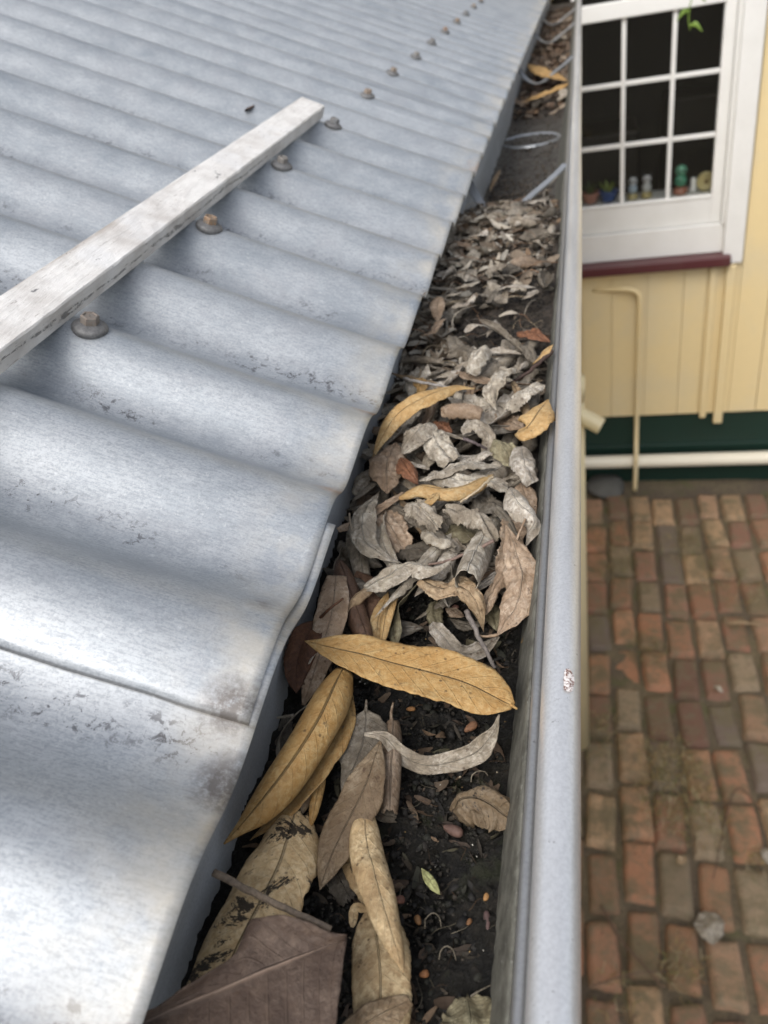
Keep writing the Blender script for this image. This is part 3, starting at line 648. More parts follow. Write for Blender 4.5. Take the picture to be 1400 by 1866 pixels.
# ------------------------------------------------------------ soil in the gutter
def soil():
    M = NM('wet_black_soil'); v = M.coord(); n = M.noise(v, 60, 6, .7); f = M.noise(v, 700, 5, .75); g = M.noise(v, 220, 5, .7)
    sx = M.n('ShaderNodeSeparateXYZ'); M.l(v, sx.inputs[0])
    a = M.mix(M.ramp(n, (.38, 0), (.66, 1)), (.006, .0055, .0045), (.020, .017, .011)); a = M.mix(M.ramp(g, (.54, 0), (.68, .8)), a, (.030, .023, .015)); a = M.mix(M.ramp(f, (.66, 0), (.72, .6)), a, (.08, .065, .045))
    far = M.ramp(M.math('DIVIDE', sx.outputs[1], 2.0), (.13, 0), (.24, 1)); a = M.mix(far, a, M.mix(M.ramp(g, (.4, 0), (.66, 1)), (.026, .020, .015), (.085, .066, .048)))
    bare = M.math('MULTIPLY', M.ramp(M.math('DIVIDE', sx.outputs[1], 2.0), (.455, 0), (.485, 1)), M.ramp(M.math('DIVIDE', sx.outputs[1], 2.0), (.70, 1), (.76, 0)))
    a = M.mix(bare, a, M.mix(M.ramp(n, (.35, 0), (.65, 1)), (.04, .035, .03), (.12, .112, .10)))
    a = M.mix(M.ramp(M.noise(v, 90, 3), (.60, 0), (.70, .5)), a, (.03, .036, .012))
    M.bump(M.math('ADD', f, M.math('MULTIPLY', g, 1.4)), 1.0, .0032); mat = M.set(a, M.ramp(g, (.3, .35), (.7, .85)), 0, .5)
    ys = []; y = -.30
    while y < 3.6:
        ys.append(y); y += .0011 if .07 < y < .33 else (.0022 if y < .9 and y > 0 else .012)
    nx = 88; V = []; F = []
    for y in ys:
        hb = bed(y); x0, x1 = -.1200, -.0300 - (hb - .245) * -.12 + .0 * y
        x1 = -.0282 + (.245 - hb) * .22
        amp = .0040 if hb < .255 else .0006
        for i in range(nx):
            x = x0 + (x1 - x0) * i / (nx - 1); p = Vector((x, y, 0))
            z = noise.noise(p * 45) * 1.3 + noise.noise(p * 130) * .75 + noise.noise(p * 330) * .55 + (noise.noise(p * 800) * .28 if y < .35 else 0)
            edge = (max(0, abs(i / (nx - 1) - .5) - .36) / .14) ** 2
            V.append((x, y, zc(hb) + z * amp + edge * (.0032 + .0035 * noise.noise(Vector((x * 60, y * 55, 7))))))
    for j in range(len(ys) - 1):
        for i in range(nx - 1): a_ = j * nx + i; F.append([a_, a_ + 1, a_ + nx + 1, a_ + nx])
    tag(obj('soil', V, F, mat, None, True), 'wet black rotted soil lying along the gutter floor', kind='stuff')
    return mat
M_SOIL = soil()
def scatter(name, label, count, sizes, yr, mat_, cols, kind_fn, seed, lift=.001, dens=None):
    r = random.Random(seed); V = []; F = []; CL = []; k = 0
    while k < count:
        y = r.uniform(*yr); x = r.uniform(-.1185, -.031 + (.245 - bed(y)) * .22)
        if dens and r.random() > dens(x, y): continue
        k += 1; p = Vector((x, y, zc(bed(y)) + lift + .002 * noise.noise(Vector((x, y, 0)) * 45) * 1.3)); s = r.uniform(*sizes); c = r.choice(cols); kk = r.uniform(.6, 1.3); c = tuple(q * kk for q in c)
        n0 = len(V); vs, fs = kind_fn(r, s)
        M3 = Matrix.Rotation(r.uniform(0, 6.28), 3, 'Z') @ Matrix.Rotation(r.gauss(0, .45), 3, 'X') @ Matrix.Rotation(r.gauss(0, .45), 3, 'Y')
        V += [M3 @ q + p for q in vs]; F += [[i + n0 for i in f_] for f_ in fs]; CL += [(*c, 1)] * len(vs)
    o = obj(name, V, F, mat_, None, True); ca = o.data.color_attributes.new('tint', 'FLOAT_COLOR', 'POINT'); ca.data.foreach_set('color', np.array(CL, dtype=np.float32).ravel())
    tag(o, label, kind='stuff'); return o
M = NM('litter_bits'); v = M.coord(); at = M.n('ShaderNodeAttribute', attribute_name='tint'); f = M.noise(v, 500, 4, .7)
M_BITS = M.set(M.mix(M.ramp(f, (.35, .6), (.6, 0)), at.outputs['Color'], M.mix(1.0, at.outputs['Color'], (.4, .38, .35), 'MULTIPLY')), .8); M.bump(f, .5, .0006)
def crumb(r, s):
    bm = bmesh.new(); bmesh.ops.create_icosphere(bm, subdivisions=1, radius=s)
    for v_ in bm.verts: v_.co *= r.uniform(.6, 1.35); v_.co.z *= .55
    bm.verts.index_update(); o = ([v_.co.copy() for v_ in bm.verts], [[q.index for q in f_.verts] for f_ in bm.faces]); bm.free(); return o
def shard(r, s):
    n = 5; w_ = s * r.uniform(.18, .45); cu = r.uniform(-.9, .9); vs = []; cc = r.uniform(.1, 1.2)
    for i in range(n + 1):
        t = i / n; wd = w_ * math.sin(math.pi * (t * .8 + .1)) * r.uniform(.8, 1.1); x = (t - .5) * s * 2; z = cu * s * .5 * (t - .5) ** 2 * 4
        vs += [Vector((x, -wd, z + cc * wd * .7)), Vector((x, 0, z)), Vector((x, wd, z + cc * wd * .7))]
    return vs, [[i * 3 + j, i * 3 + j + 1, i * 3 + j + 4, i * 3 + j + 3] for i in range(n) for j in range(2)]
def fibre(r, s):
    vs = []; fs = []; a = r.uniform(-2, 2); w_ = s * .016
    for i in range(8):
        t = i / 7; th = a * t; p = Vector((math.cos(th) * s * t, math.sin(th) * s * t, .12 * s * math.sin(t * 5))); vs += [p + Vector((0, w_, 0)), p - Vector((0, w_, 0)), p + Vector((0, 0, w_ * 1.6))]
    for i in range(7):
        for j in range(3): fs.append([i * 3 + j, i * 3 + (j + 1) % 3, i * 3 + 3 + (j + 1) % 3, i * 3 + 3 + j])
    return vs, fs
greys = [(.07, .052, .038), (.10, .075, .055), (.05, .04, .03), (.13, .10, .07), (.30, .27, .23), (.22, .20, .165), (.38, .35, .31), (.14, .11, .08), (.18, .12, .075), (.26, .2, .13), (.09, .065, .045)]
scatter('soil_crumbs', 'dark soil crumbs scattered over the gutter mud', 9500, (.0003, .0011), (.05, .62), M_BITS, [(.009, .008, .007), (.018, .015, .011), (.03, .024, .017), (.014, .013, .008)], crumb, 11, .0006)
scatter('rotted_fragments', 'dark rotted leaf flakes pressed in the gutter mud', 1000, (.001, .0036), (.05, .45), M_BITS, [(.012, .010, .008), (.02, .016, .011), (.032, .024, .015), (.016, .016, .009)], shard, 12, .0008)
scatter('root_hairs', 'fine root hairs and stalk bits on the wet mud', 420, (.002, .009), (.06, .45), M_BITS, [(.10, .085, .055), (.09, .055, .03), (.17, .15, .11), (.07, .04, .02)], fibre, 13, .0016)
scatter('brown_scraps', 'small brown leaf scraps half sunk in the wet mud', 420, (.0018, .0055), (.05, .34), M_BITS, [(.07, .045, .028), (.10, .07, .045), (.045, .03, .02), (.13, .085, .05), (.05, .045, .025)], shard, 31, .0010)
scatter('clods', 'lumpy black clods on the wet mud', 900, (.0009, .0024), (.05, .34), M_BITS, [(.008, .007, .006), (.016, .013, .010), (.012, .012, .007)], crumb, 32, .0004)
scatter('grit', 'pale grit specks on the mud', 150, (.0002, .0005), (.06, .4), M_BITS, [(.5, .48, .42), (.35, .3, .22), (.3, .2, .08)], crumb, 14, .0018)
scatter('leaf_crumble', 'broken grey leaf crumbs packed in the far gutter litter', 2300, (.002, .0065), (.40, 1.02), M_BITS, greys, shard, 15, .0025, lambda x, y: (.05 if .47 < y < .60 and x > -.088 else 1) * max(0, min(1, (1.02 - y) / .35)))
scatter('pale_shreds', 'pale shredded leaf strips on the far gutter litter', 300, (.005, .012), (.40, .93), M_BITS, [(.36, .32, .26), (.42, .39, .33), (.26, .22, .17), (.18, .14, .10)], shard, 25, .005, lambda x, y: (.08 if .47 < y < .60 and x > -.088 else 1) * (.3 if x > -.065 else 1) * max(0, min(1, (.93 - y) / .3)))
scatter('fine_dirt', 'fine dark dirt thinning out over the bare gutter floor', 1500, (.0006, .0026), (.90, 1.5), M_BITS, [(.03, .024, .018), (.06, .047, .035), (.10, .08, .06)], crumb, 33, .0004, lambda x, y: max(.15, min(1, (1.2 - y) / .25)))
scatter('far_litter', 'brown leaf crumbs past the bare stretch of gutter', 1500, (.004, .012), (1.48, 3.3), M_BITS, [(.20, .13, .08), (.30, .24, .18), (.14, .10, .07), (.10, .06, .04)], shard, 16, .002)
scatter('thin_stalks', 'thin pale stalks mixed in the far gutter litter', 220, (.01, .028), (.38, .92), M_BITS, [(.3, .24, .16), (.36, .32, .26), (.2, .12, .07)], fibre, 17, .005)

# ------------------------------------------------------------ the board on the roof
def board_on_roof():
    u = Vector((-1, 0, TH)).normalized(); nrm = Vector((TH, 0, 1)).normalized()
    def P(a, y, t): # a: distance up-slope from the right edge
        xr = -.2370 + (y - .5) * -.006; base = Vector((xr, y, crest_z(xr) + .0008)); return base + u * a + nrm * t
    wd, th = .0245, .0108; n_ = 160; ys = [-.45 + (.795 + .45) * i / n_ for i in range(n_ + 1)]; ring = []
    sec = [(0, 0), (0, .33), (0, .66), (0, .93), (.03, 1), (.25, 1), (.5, 1), (.75, 1), (.97, 1), (1, .93), (1, .5), (1, 0)]
    V = []; F = []; UV = []; o0 = P(0, .16, 0)
    for i, y in enumerate(ys):
        for j, (a, t) in enumerate(sec):
            q = P(a * wd, y + (.004 * a if i == n_ else 0), t * th)
            e = .00035 * noise.noise(Vector((y * 70, a * 6, t * 6))) + (.0005 * noise.noise(Vector((y * 160, 3, 3))) if j in (3, 4) else 0)
            V.append(q + nrm * e * (1 if t > .5 else 0) + u * e * (.6 if a == 0 else 0) - o0); UV.append((y, j / (len(sec) - 1)))
    k = len(sec)
    for i in range(n_):
        for j in range(k): a = i * k + j; b_ = i * k + (j + 1) % k; F.append([a, b_, b_ + k, a + k])
    F.append(list(range(k))); F.append([n_ * k + j for j in range(k)][::-1])
    M = NM('flaking_white_paint'); tc = M.n('ShaderNodeTexCoord'); v = M.coord(); vs = M.coord(scale=(1, .10, 1)); sx = M.n('ShaderNodeSeparateXYZ'); M.l(tc.outputs['UV'], sx.inputs[0])
    gr = M.noise(vs, 260, 6, .7, .6); bl = M.noise(v, 42, 5, .65); fn = M.noise(vs, 1200, 4, .7)
    a = M.mix(M.ramp(bl, (.42, 0), (.70, .85)), (.76, .745, .72), (.52, .49, .46)); a = M.mix(M.ramp(gr, (.50, 0), (.70, .6)), a, (.52, .50, .48)); a = M.mix(M.ramp(M.noise(v, 24, 4), (.55, 0), (.68, .6)), a, (.74, .74, .74))
    cr = M.ramp(M.noise(vs, 900, 4, .8), (.63, 0), (.67, .8)); a = M.mix(cr, a, (.20, .17, .15))
    # worn dark line along the lower part of the side, and a few chips on top
    side = M.math('LESS_THAN', sx.outputs[1], .255)
    yy = M.math('ADD', M.math('MULTIPLY', M.math('SUBTRACT', M.noise(vs, 130, 4, .7), .5), .34), .12)
    ln = M.math('SUBTRACT', 1.0, M.math('MULTIPLY', M.math('ABSOLUTE', M.math('SUBTRACT', sx.outputs[1], yy)), 38), True)
    brk = M.ramp(M.noise(M.coord(scale=(1, .8, 1)), 190, 5, .85), (.46, 0), (.50, 1)); fade = M.ramp(sx.outputs[0], (.60, 1), (.66, 0))
    mk = M.math('MULTIPLY', M.math('MULTIPLY', M.math('MULTIPLY', M.ramp(ln, (.1, 0), (.35, 1)), brk), side), fade); a = M.mix(M.math('MULTIPLY', mk, .7), a, (.11, .105, .10))
    ch = M.math('MULTIPLY', M.ramp(M.noise(M.coord(scale=(1, .45, 1)), 120, 4, .7), (.665, 0), (.68, 1)), M.math('GREATER_THAN', sx.outputs[1], .27)); a = M.mix(M.math('MULTIPLY', ch, .85), a, (.13, .13, .135))
    edg = M.math('MULTIPLY', M.ramp(M.math('ABSOLUTE', M.math('SUBTRACT', sx.outputs[1], .74)), (.0, 1), (.09, 0)), M.ramp(M.noise(vs, 60, 4, .7), (.48, 0), (.62, 1))); a = M.mix(M.math('MULTIPLY', edg, .7), a, (.24, .18, .13))
    M.bump(M.math('ADD', M.math('ADD', gr, M.math('MULTIPLY', fn, .4)), M.math('MULTIPLY', mk, -1)), .6, .0012)
    o = obj('wooden_board', V, F, M.set(a, .55), None, False, UV); o.location = o0
    tag(o, 'long narrow white painted timber batten lying on the corrugated roof', 'board')
board_on_roof()

# ------------------------------------------------------------ leaves one by one
LF = []
def A(*a, **k): LF.append(leaf(*a, **k)); return LF[-1]
G1 = 'dead leaves lying in the near end of the gutter'; G2 = 'dry leaves heaped in the middle of the gutter'; G3 = 'small dry leaves in the far litter'
# -- near end
A([(555, 1168, .034), (640, 1186, .034), (740, 1212, .033), (850, 1243, .031), (935, 1287, .028)], 106, 26, 3, [0, .20, .42, .60, .72, .80, .85, .89, .92, .95, .98, 1, 1, .99, .95, .86, .64, .15], 'yel', wav=.035, n=60, mcols=21, label='largest flat yellow leaf with a dark midrib lying across the gutter', group=G1, stem=[(930, 1284, .028), (943, 1292, .027)], thick=.00025)
A([(626, 1222, .028), (590, 1300, .028), (540, 1385, .026), (480, 1465, .022), (408, 1538, .016)], 68, [150, 210, 220, 210, 150], [-10, -20, -20, -20], [.5, .85, .97, 1, 1, 1, 1, .97, .88, .68, .3, .03], 'yel', wav=.05, n=60, mcols=25, label='long rolled yellow leaf pointing down to the gutter back wall', group=G1)
A([(634, 1228, .018), (622, 1315, .018), (582, 1390, .016), (528, 1465, .012), (455, 1532, .008)], 60, 60, 15, 'lance', 'yel', wav=.06, n=44, mcols=13, label='darker yellow leaf layer folded behind the long rolled leaf', group=G1, shade=.72)
A([(540, 1480, .010), (512, 1570, .014), (470, 1660, .016), (425, 1750, .016), (385, 1840, .016)], [95, 120, 135, 150, 150], 120, -8, [.55, .92, 1, 1, 1, 1, 1, .95, .9, .8], 'cre', wav=.07, tear=.5, n=60, mcols=25, label='wide cream leaf splashed with black dirt under the twig', group=G1)
A([(632, 1706, .034), (510, 1749, .038), (400, 1795, .041), (300, 1838, .044), (235, 1866, .046)], 330, 36, [-4, -8], [1, 1], 'pur', wav=.03, n=60, mcols=25, asym=([.0, .46, .88, 1.15, 1.33, 1.4, 1.4, 1.33, 1.15, .8, .4], [.0, .11, .24, .40, .50, .22, .13, .07, .04, .04, .02]), label='big purple brown leaf with pale midrib at the bottom corner', group=G1, thick=.00028)
A([(664, 1448, .013), (668, 1540, .017), (697, 1650, .020), (736, 1772, .020)], 62, [140, 150, 130], -12, [.1, .5, .8, .95, 1, 1, .9, .75, .5, .05], 'cre', wav=.04, n=50, mcols=19, mat=M_TAN, label='narrow folded cream leaf pointing down to the right', group=G1)
A([(676, 1652, .010), (690, 1730, .013), (694, 1810, .013), (688, 1900, .012)], 104, 95, 4, [.15, .55, .85, .98, 1, 1, 1, 1, .95, .9], 'cre', wav=.05, n=46, mcols=19, mat=M_TAN, label='broad spotted tan leaf running off the bottom edge', group=G1, shade=.86)
A([(628, 1538, .004), (646, 1592, .005), (676, 1645, .006)], 34, 50, 10, 'torn', 'cre', wav=.08, mat=M_TAN, label='small tan scrap beside the narrow folded cream leaf', group=G1, tear=.6, shade=.9)
A([(630, 1890, .016), (690, 1850, .017), (748, 1822, .014)], 66, 45, -6, [.7, .95, 1, .95, .85, .6, .3], 'tan', wav=.06, label='tan leaf tip with a yellow mossy edge at the bottom', group=G1)
A([(667, 1292, .018), (664, 1335, .017), (648, 1392, .015), (622, 1444, .010)], 84, 35, 0, 'ovate', 'dgr', wav=.09, label='dark grey leaf with its stalk pointing up below the yellow leaf', group=G1, stem=[(667, 1296, .018), (668, 1275, .021)])
A([(694, 1348, .021), (668, 1425, .020), (632, 1500, .016), (600, 1570, .012), (583, 1622, .008)], 78, 60, -5, 'lance', 'tan', wav=.05, n=50, mcols=17, label='long grey brown leaf with white midrib tapering to a point', group=G1, shade=.55)
A([(664, 1338, .024), (700, 1343, .022), (733, 1376, .014), (775, 1394, .009), (820, 1388, .009), (868, 1370, .013), (898, 1335, .021), (910, 1302, .026)], [20, 28, 32, 34, 38, 44, 40, 20], 45, [20, 40, 55, 58, 58, 62, 60], 'strip', 'gry', wav=.10, n=70, mcols=13, label='grey leaf curved like a bow standing on its edge', group=G1, cup=True, shade=1.05)
A([(716, 1318, .014), (713, 1400, .014), (710, 1480, .010)], 36, 250, -10, 'tube', 'pink', wav=.05, tear=.6, label='rolled brown leaf tube with a torn lower end', group=G1, shade=.75, stem=[(716, 1322, .014), (713, 1300, .018), (717, 1280, .02)])
A([(690, 1440, .006), (692, 1480, .005), (722, 1490, .005)], 26, 60, 30, 'torn', 'dgr', wav=.2, tear=.5, label='dark torn leaf scrap beside the foot of the brown tube', group=G1)
A([(585, 1268, .012), (535, 1305, .010), (507, 1350, .009), (508, 1402, .007)], 22, 40, [40, 60, 60], 'strip', 'lgr', wav=.1, label='thin pale grey leaf edge curving along the back wall', group=G1, stem=[(535, 1304, .011), (505, 1308, .009)])
A([(520, 1300, .004), (515, 1350, .004), (520, 1395, .003)], 36, 60, 20, 'ovate', 'dgr', wav=.1, label='small grey leaf inside the thin curved leaf at the back wall', group=G1)
A([(588, 1385, .010), (562, 1440, .009), (530, 1500, .008)], 30, 170, 0, 'lance', 'tan', wav=.06, label='small rolled tan leaf between the yellow roll and the grey leaf', group=G1, shade=.8)
A([(594, 1388, .012), (578, 1450, .011), (566, 1510, .009)], 20, 120, -15, 'lance', 'yel', wav=.05, label='thin orange yellow sliver beside the small rolled tan leaf', group=G1)
A([(582, 1128, .022), (556, 1165, .022), (541, 1215, .018), (540, 1264, .014)], 56, 30, -12, 'ovate', 'rust', wav=.06, label='dark red brown leaf leaning on the back wall', group=G1, stem=[(580, 1130, .022), (600, 1110, .028), (626, 1090, .03)])
A([(613, 1048, .026), (604, 1120, .024), (580, 1200, .018), (553, 1285, .010)], 56, 35, -8, [.6, .8, .95, 1, 1, 1, .95, .8, .5, .1], 'pink', wav=.04, n=44, label='long flat pinkish tan leaf beneath the tip of the yellow leaf', group=G1, shade=1.15)
A([(618, 1022, .022), (634, 1070, .020), (655, 1130, .018), (678, 1184, .014)], 40, 190, -10, 'strip', 'brn', wav=.08, label='dark brown rolled leaf behind the tip of the yellow leaf', group=G1, shade=1.1)
A([(650, 1040, .014), (668, 1090, .014), (672, 1150, .011)], 52, 60, 12, 'ovate', 'brn', wav=.1, label='broad dark brown leaf next to the speckled yellow leaf', group=G1, shade=1.5)
A([(628, 1130, .008), (650, 1160, .008), (668, 1185, .006)], 40, 50, 0, 'torn', 'pink', wav=.15, tear=.5, label='torn brown leaf scrap half under the yellow leaf', group=G1)
A([(731, 1067, .020), (708, 1110, .018), (694, 1182, .012)], 22, 130, 12, 'lance', 'yel2', wav=.04, label='right half of the speckled yellow folded leaf', group=G1)
A([(708, 1078, .017), (689, 1130, .015), (687, 1182, .010)], 26, 50, -20, 'lance', 'yel2', wav=.04, label='left half of the speckled yellow folded leaf', group=G1, shade=.8)
A([(762, 1062, .022), (742, 1086, .019), (722, 1115, .014), (718, 1182, .008)], [10, 16, 30, 36], 60, [60, 50, 25], 'strip', 'olv', wav=.1, label='dull olive leaf twisting away from the speckled yellow leaf', group=G1, n=44)
A([(822, 1480, .004), (862, 1462, .010), (905, 1472, .012), (940, 1498, .010)], 74, 60, 6, [.2, .7, .9, .8, 1, .85, .95, .7, .3], 'tan', wav=.6, tear=.8, n=44, mcols=17, mat=M_CRE, label='crumpled brown leaf scrap coated in mud near the front wall', group=G1, shade=.42)
A([(850, 1815, .006), (856, 1850, .009), (858, 1900, .008)], 100, 40, 0, [.35, .8, .95, 1, .95, .9], 'olv', wav=.22, tear=.6, n=34, mcols=17, label='mottled olive brown leaf at the bottom by the front wall', group=G1, shade=1.1)
A([(642, 1690, .010), (648, 1655, .012), (672, 1660, .010)], 16, 80, 20, 'strip', 'cre', wav=.1, mat=M_TAN, label='small curled flap at the top of the broad spotted leaf', group=G1)
A([(768, 1582, .007), (784, 1606, .006), (802, 1630, .004)], 17, 90, 15, 'lance', 'cre', wav=.05, label='tiny pale green husk lying on the black mud', group=G1, cat='husk', name='seed_husk', mat=M_GRY)
LF[-1].color = (.42, .44, .20, 1)
A([(600, 1560, .003), (618, 1600, .003), (640, 1640, .003)], 50, 40, 0, 'torn', 'dgr', wav=.2, tear=.6, label='dark rotting scrap in the gap beside the grey pointed leaf', group=G1, shade=.55)
# -- middle heap
A([(664, 1072, .022), (712, 1050, .026), (750, 1032, .026), (790, 1037, .027), (822, 1022, .025)], [44, 44, 40, 30, 26], [60, 90, 120, 90], [15, 5, -15, -10], 'strip', 'lgr', wav=.14, n=50, mcols=17, label='pale grey twisted leaf lying across just beyond the yellow leaf', group=G2)
A([(692, 895, .018), (664, 935, .023), (665, 985, .025), (698, 1012, .025), (736, 1028, .020)], [30, 44, 50, 44, 20], 70, [10, 0, 0], 'lance', 'lgr', wav=.10, n=50, mcols=15, label='grey leaf bent in a crescent beside the back wall', group=G2, shade=.9)
A([(690, 930, .015), (713, 962, .017), (734, 1003, .014)], 58, 35, 4, 'torn', 'pink', wav=.08, tear=.3, label='flat pinkish grey leaf inside the crescent leaf', group=G2, shade=1.15)
A([(641, 960, .012), (650, 1000, .014), (662, 1050, .012), (664, 1085, .010)], 30, 200, -10, 'strip', 'gry', wav=.1, label='grey rolled leaf upright against the back wall', group=G2, stem=[(646, 985, .02), (638, 950, .028), (637, 935, .03)])
A([(902, 950, .008), (874, 1005, .020), (850, 1058, .032)], [40, 46, 54], 265, -6, 'tube', 'lgr', wav=.05, mcols=23, tear=.3, label='grey leaf rolled in a wide open tube facing the camera', group=G2, shade=.95)
A([(922, 955, .026), (940, 1005, .027), (952, 1055, .025), (938, 1110, .021), (906, 1158, .015)], [20, 40, 62, 66, 50], 40, [-8, 2], [.1, .55, .85, .95, 1, 1, 1, .92, .7, .05], 'pink', wav=.06, n=56, mcols=17, label='long pinkish tan leaf along the front wall with its stalk at left', group=G2, shade=1.25, stem=[(908, 1157, .015), (885, 1160, .014), (866, 1157, .014)])
A([(768, 1058, .022), (806, 1072, .025), (840, 1070, .026), (868, 1098, .022), (882, 1152, .010)], [42, 46, 44, 38, 20], 50, [-10, 0, 15, 20], [.6, .9, 1, 1, 1, .95, .85, .7, .4, .02], 'tan', wav=.09, n=56, mcols=15, label='tan ribbon leaf bending down in a hook over the mud', group=G2)
A([(786, 1136, .014), (806, 1158, .014), (838, 1190, .008), (876, 1184, .007), (910, 1160, .012)], [30, 32, 30, 30, 20], 60, [25, 35, 45, 55], 'strip', 'wht', wav=.12, n=50, label='white curled leaf forming a bowl on the mud', group=G2, cup=True, shade=.85)
A([(850, 1165, .003), (872, 1178, .003), (900, 1168, .003)], 26, 40, 0, 'ovate', 'olv', wav=.1, label='olive leaf piece inside the bowl of the white curled leaf', group=G2, shade=.8)
A([(930, 888, .030), (942, 920, .032), (970, 955, .028), (958, 998, .018)], [36, 44, 40, 26], 110, [0, 5, -10], 'ovate', 'wht', wav=.10, n=44, mcols=17, label='whitest arched leaf leaning on the front wall', group=G2)
A([(938, 1000, .022), (920, 1040, .022), (898, 1078, .020), (880, 1118, .015)], 38, 70, 6, [.05, .5, .9, 1, .8, .6, .75, .7, .3], 'pink', wav=.2, n=40, label='small ragged tan leaf hanging from a thin stalk by the tube', group=G2, shade=1.1, stem=[(936, 1004, .022), (945, 975, .028), (958, 945, .032)])
A([(728, 907, .024), (768, 894, .027), (812, 900, .027), (856, 890, .026), (898, 866, .024)], 30, 190, -10, 'strip', 'yel2', wav=.06, n=46, mcols=15, label='buff yellow rolled leaf lying across the heap', group=G2, shade=.92)
A([(765, 926, .028), (786, 910, .029), (800, 894, .029)], 18, 60, 0, 'lance', 'yel2', wav=.05, label='short buff leaf tip resting over the yellow roll', group=G2, shade=.9)
A([(752, 880, .020), (808, 860, .026), (862, 845, .026), (918, 853, .020)], [26, 34, 34, 26], 60, -10, 'lance', 'lgr', wav=.07, n=46, label='long straight pale grey leaf behind the buff roll', group=G2, shade=.85)
A([(785, 862, .022), (832, 876, .025), (880, 876, .025), (926, 888, .020)], 36, 70, 10, 'torn', 'lgr', wav=.10, n=44, tear=.4, label='broad grey split leaf directly above the buff roll', group=G2, shade=.95)
A([(730, 833, .026), (746, 860, .026), (762, 884, .022)], 34, 50, -10, 'lance', 'rust', wav=.06, label='bright rust brown leaf in the grey heap', group=G2, shade=1.55)
A([(722, 806, .022), (706, 846, .025), (706, 900, .022)], 62, 45, -6, 'lance', 'pink', wav=.07, n=40, label='large grey brown leaf with a small hole by the back wall', group=G2, shade=.95)
A([(792, 772, .026), (760, 792, .029), (732, 830, .024)], 50, 55, 0, 'ovate', 'gry', wav=.10, n=40, label='broad flat grey leaf under the long yellow leaf', group=G2, shade=1.1)
A([(866, 708, .026), (826, 706, .030), (774, 724, .034), (724, 756, .032), (694, 802, .026), (677, 843, .018)], [16, 34, 42, 40, 30, 12], 60, [-5, -12, -15], [.2, .6, .85, 1, 1, 1, .95, .8, .55, .1], 'yel2', wav=.04, n=60, mcols=17, label='long arched yellow leaf reaching over the back wall side', group=G2)
A([(942, 788, .026), (962, 778, .030), (980, 756, .032), (999, 728, .030)], [52, 64, 58, 26], 85, 0, [.35, .9, 1, 1, .9, .7, .45, .1], 'yel2', wav=.07, n=40, mcols=17, label='yellow leaf curled up against the front wall', group=G2)
A([(786, 778, .024), (798, 810, .027), (826, 842, .022)], [36, 46, 52], 70, 10, [.2, .6, .8, .9, 1, 1, .9, .7], 'lgr', wav=.2, n=40, label='fan shaped pale leaf with deep folds in the heap', group=G2)
A([(842, 784, .020), (866, 774, .024), (890, 794, .022), (886, 826, .016)], 28, 90, [10, -10], 'torn', 'gry', wav=.15, tear=.3, label='grey hook shaped leaf beside the loose brown soil', group=G2)
A([(900, 800, .024), (920, 822, .025), (940, 856, .018)], 44, 55, 5, 'lance', 'olv', wav=.1, label='greenish grey pointed leaf left of the whitish leaf pair', group=G2, shade=1.5)
A([(950, 815, .024), (955, 848, .026), (974, 880, .020)], 44, 95, -6, 'torn', 'wht', wav=.1, label='whitish leaf scooped like a shoehorn by the front wall', group=G2, shade=.85)
A([(940, 668, .026), (912, 682, .030), (894, 715, .028), (905, 748, .022)], [26, 40, 42, 34], 70, [0, 20, -15], 'ovate', 'lgr', wav=.2, n=44, label='pale S shaped leaf in the upper heap', group=G2)
A([(986, 700, .026), (955, 716, .028), (924, 748, .024)], 38, 80, 6, 'torn', 'lgr', wav=.15, tear=.3, label='pale leaf pointing up to the front wall behind the curled yellow leaf', group=G2, shade=.95)
A([(806, 751, .024), (838, 747, .025), (878, 756, .022)], 30, 240, -10, 'tube', 'pink', wav=.05, label='pinkish grey tube shaped leaf below the arched yellow leaf', group=G2, shade=1.1)
A([(820, 790, .020), (800, 776, .022), (812, 770, .02)], 30, 60, 0, 'torn', 'rust', wav=.1, label='small orange brown leaf below the pinkish tube', group=G2, shade=1.4)
A([(770, 688, .026), (766, 704, .027), (758, 722, .022)], 28, 60, -20, 'ovate', 'yel', wav=.06, label='small yellow leaf above the arched yellow leaf', group=G2, shade=.8)
A([(884, 636, .028), (868, 656, .030), (856, 682, .024)], 36, 170, 0, 'torn', 'lgr', wav=.08, label='short pale leaf curled in a drum in the upper heap', group=G2)
A([(942, 606, .022), (972, 608, .026), (1004, 624, .022)], 30, 40, 10, 'ovate', 'rust', wav=.08, label='reddish brown leaf at the edge of the dark bare soil', group=G2, shade=1.5)
A([(1008, 628, .028), (990, 645, .026), (970, 664, .020)], 16, 60, 0, 'lance', 'yel2', wav=.05, label='narrow yellow leaf slanting to the front wall beside the red brown leaf', group=G2)
A([(930, 640, .018), (958, 634, .022), (975, 660, .018)], 24, 120, 0, 'strip', 'dgr', wav=.1, label='dark grey leaf arching under the red brown leaf', group=G2)
A([(798, 540, .020), (797, 562, .022), (798, 588, .018)], 28, 60, 0, 'ovate', 'pink', wav=.06, label='brown oval leaf standing by the back wall in the far litter', group=G3, shade=.9)
A([(900, 530, .012), (938, 520, .018), (978, 524, .012)], 18, 70, 0, 'lance', 'wht', wav=.2, label='long white leaf at the far rim of the dark bare soil', group=G3)
A([(980, 528, .014), (966, 536, .015), (950, 546, .012)], 17, 60, 0, 'ovate', 'wht', wav=.1, label='small white leaf near the front wall beside the long white leaf', group=G3, shade=.9)
A([(828, 526, .012), (850, 520, .015), (876, 512, .012)], 17, 70, 0, 'lance', 'lgr', wav=.15, label='pale forked leaf left of the long white leaf', group=G3)
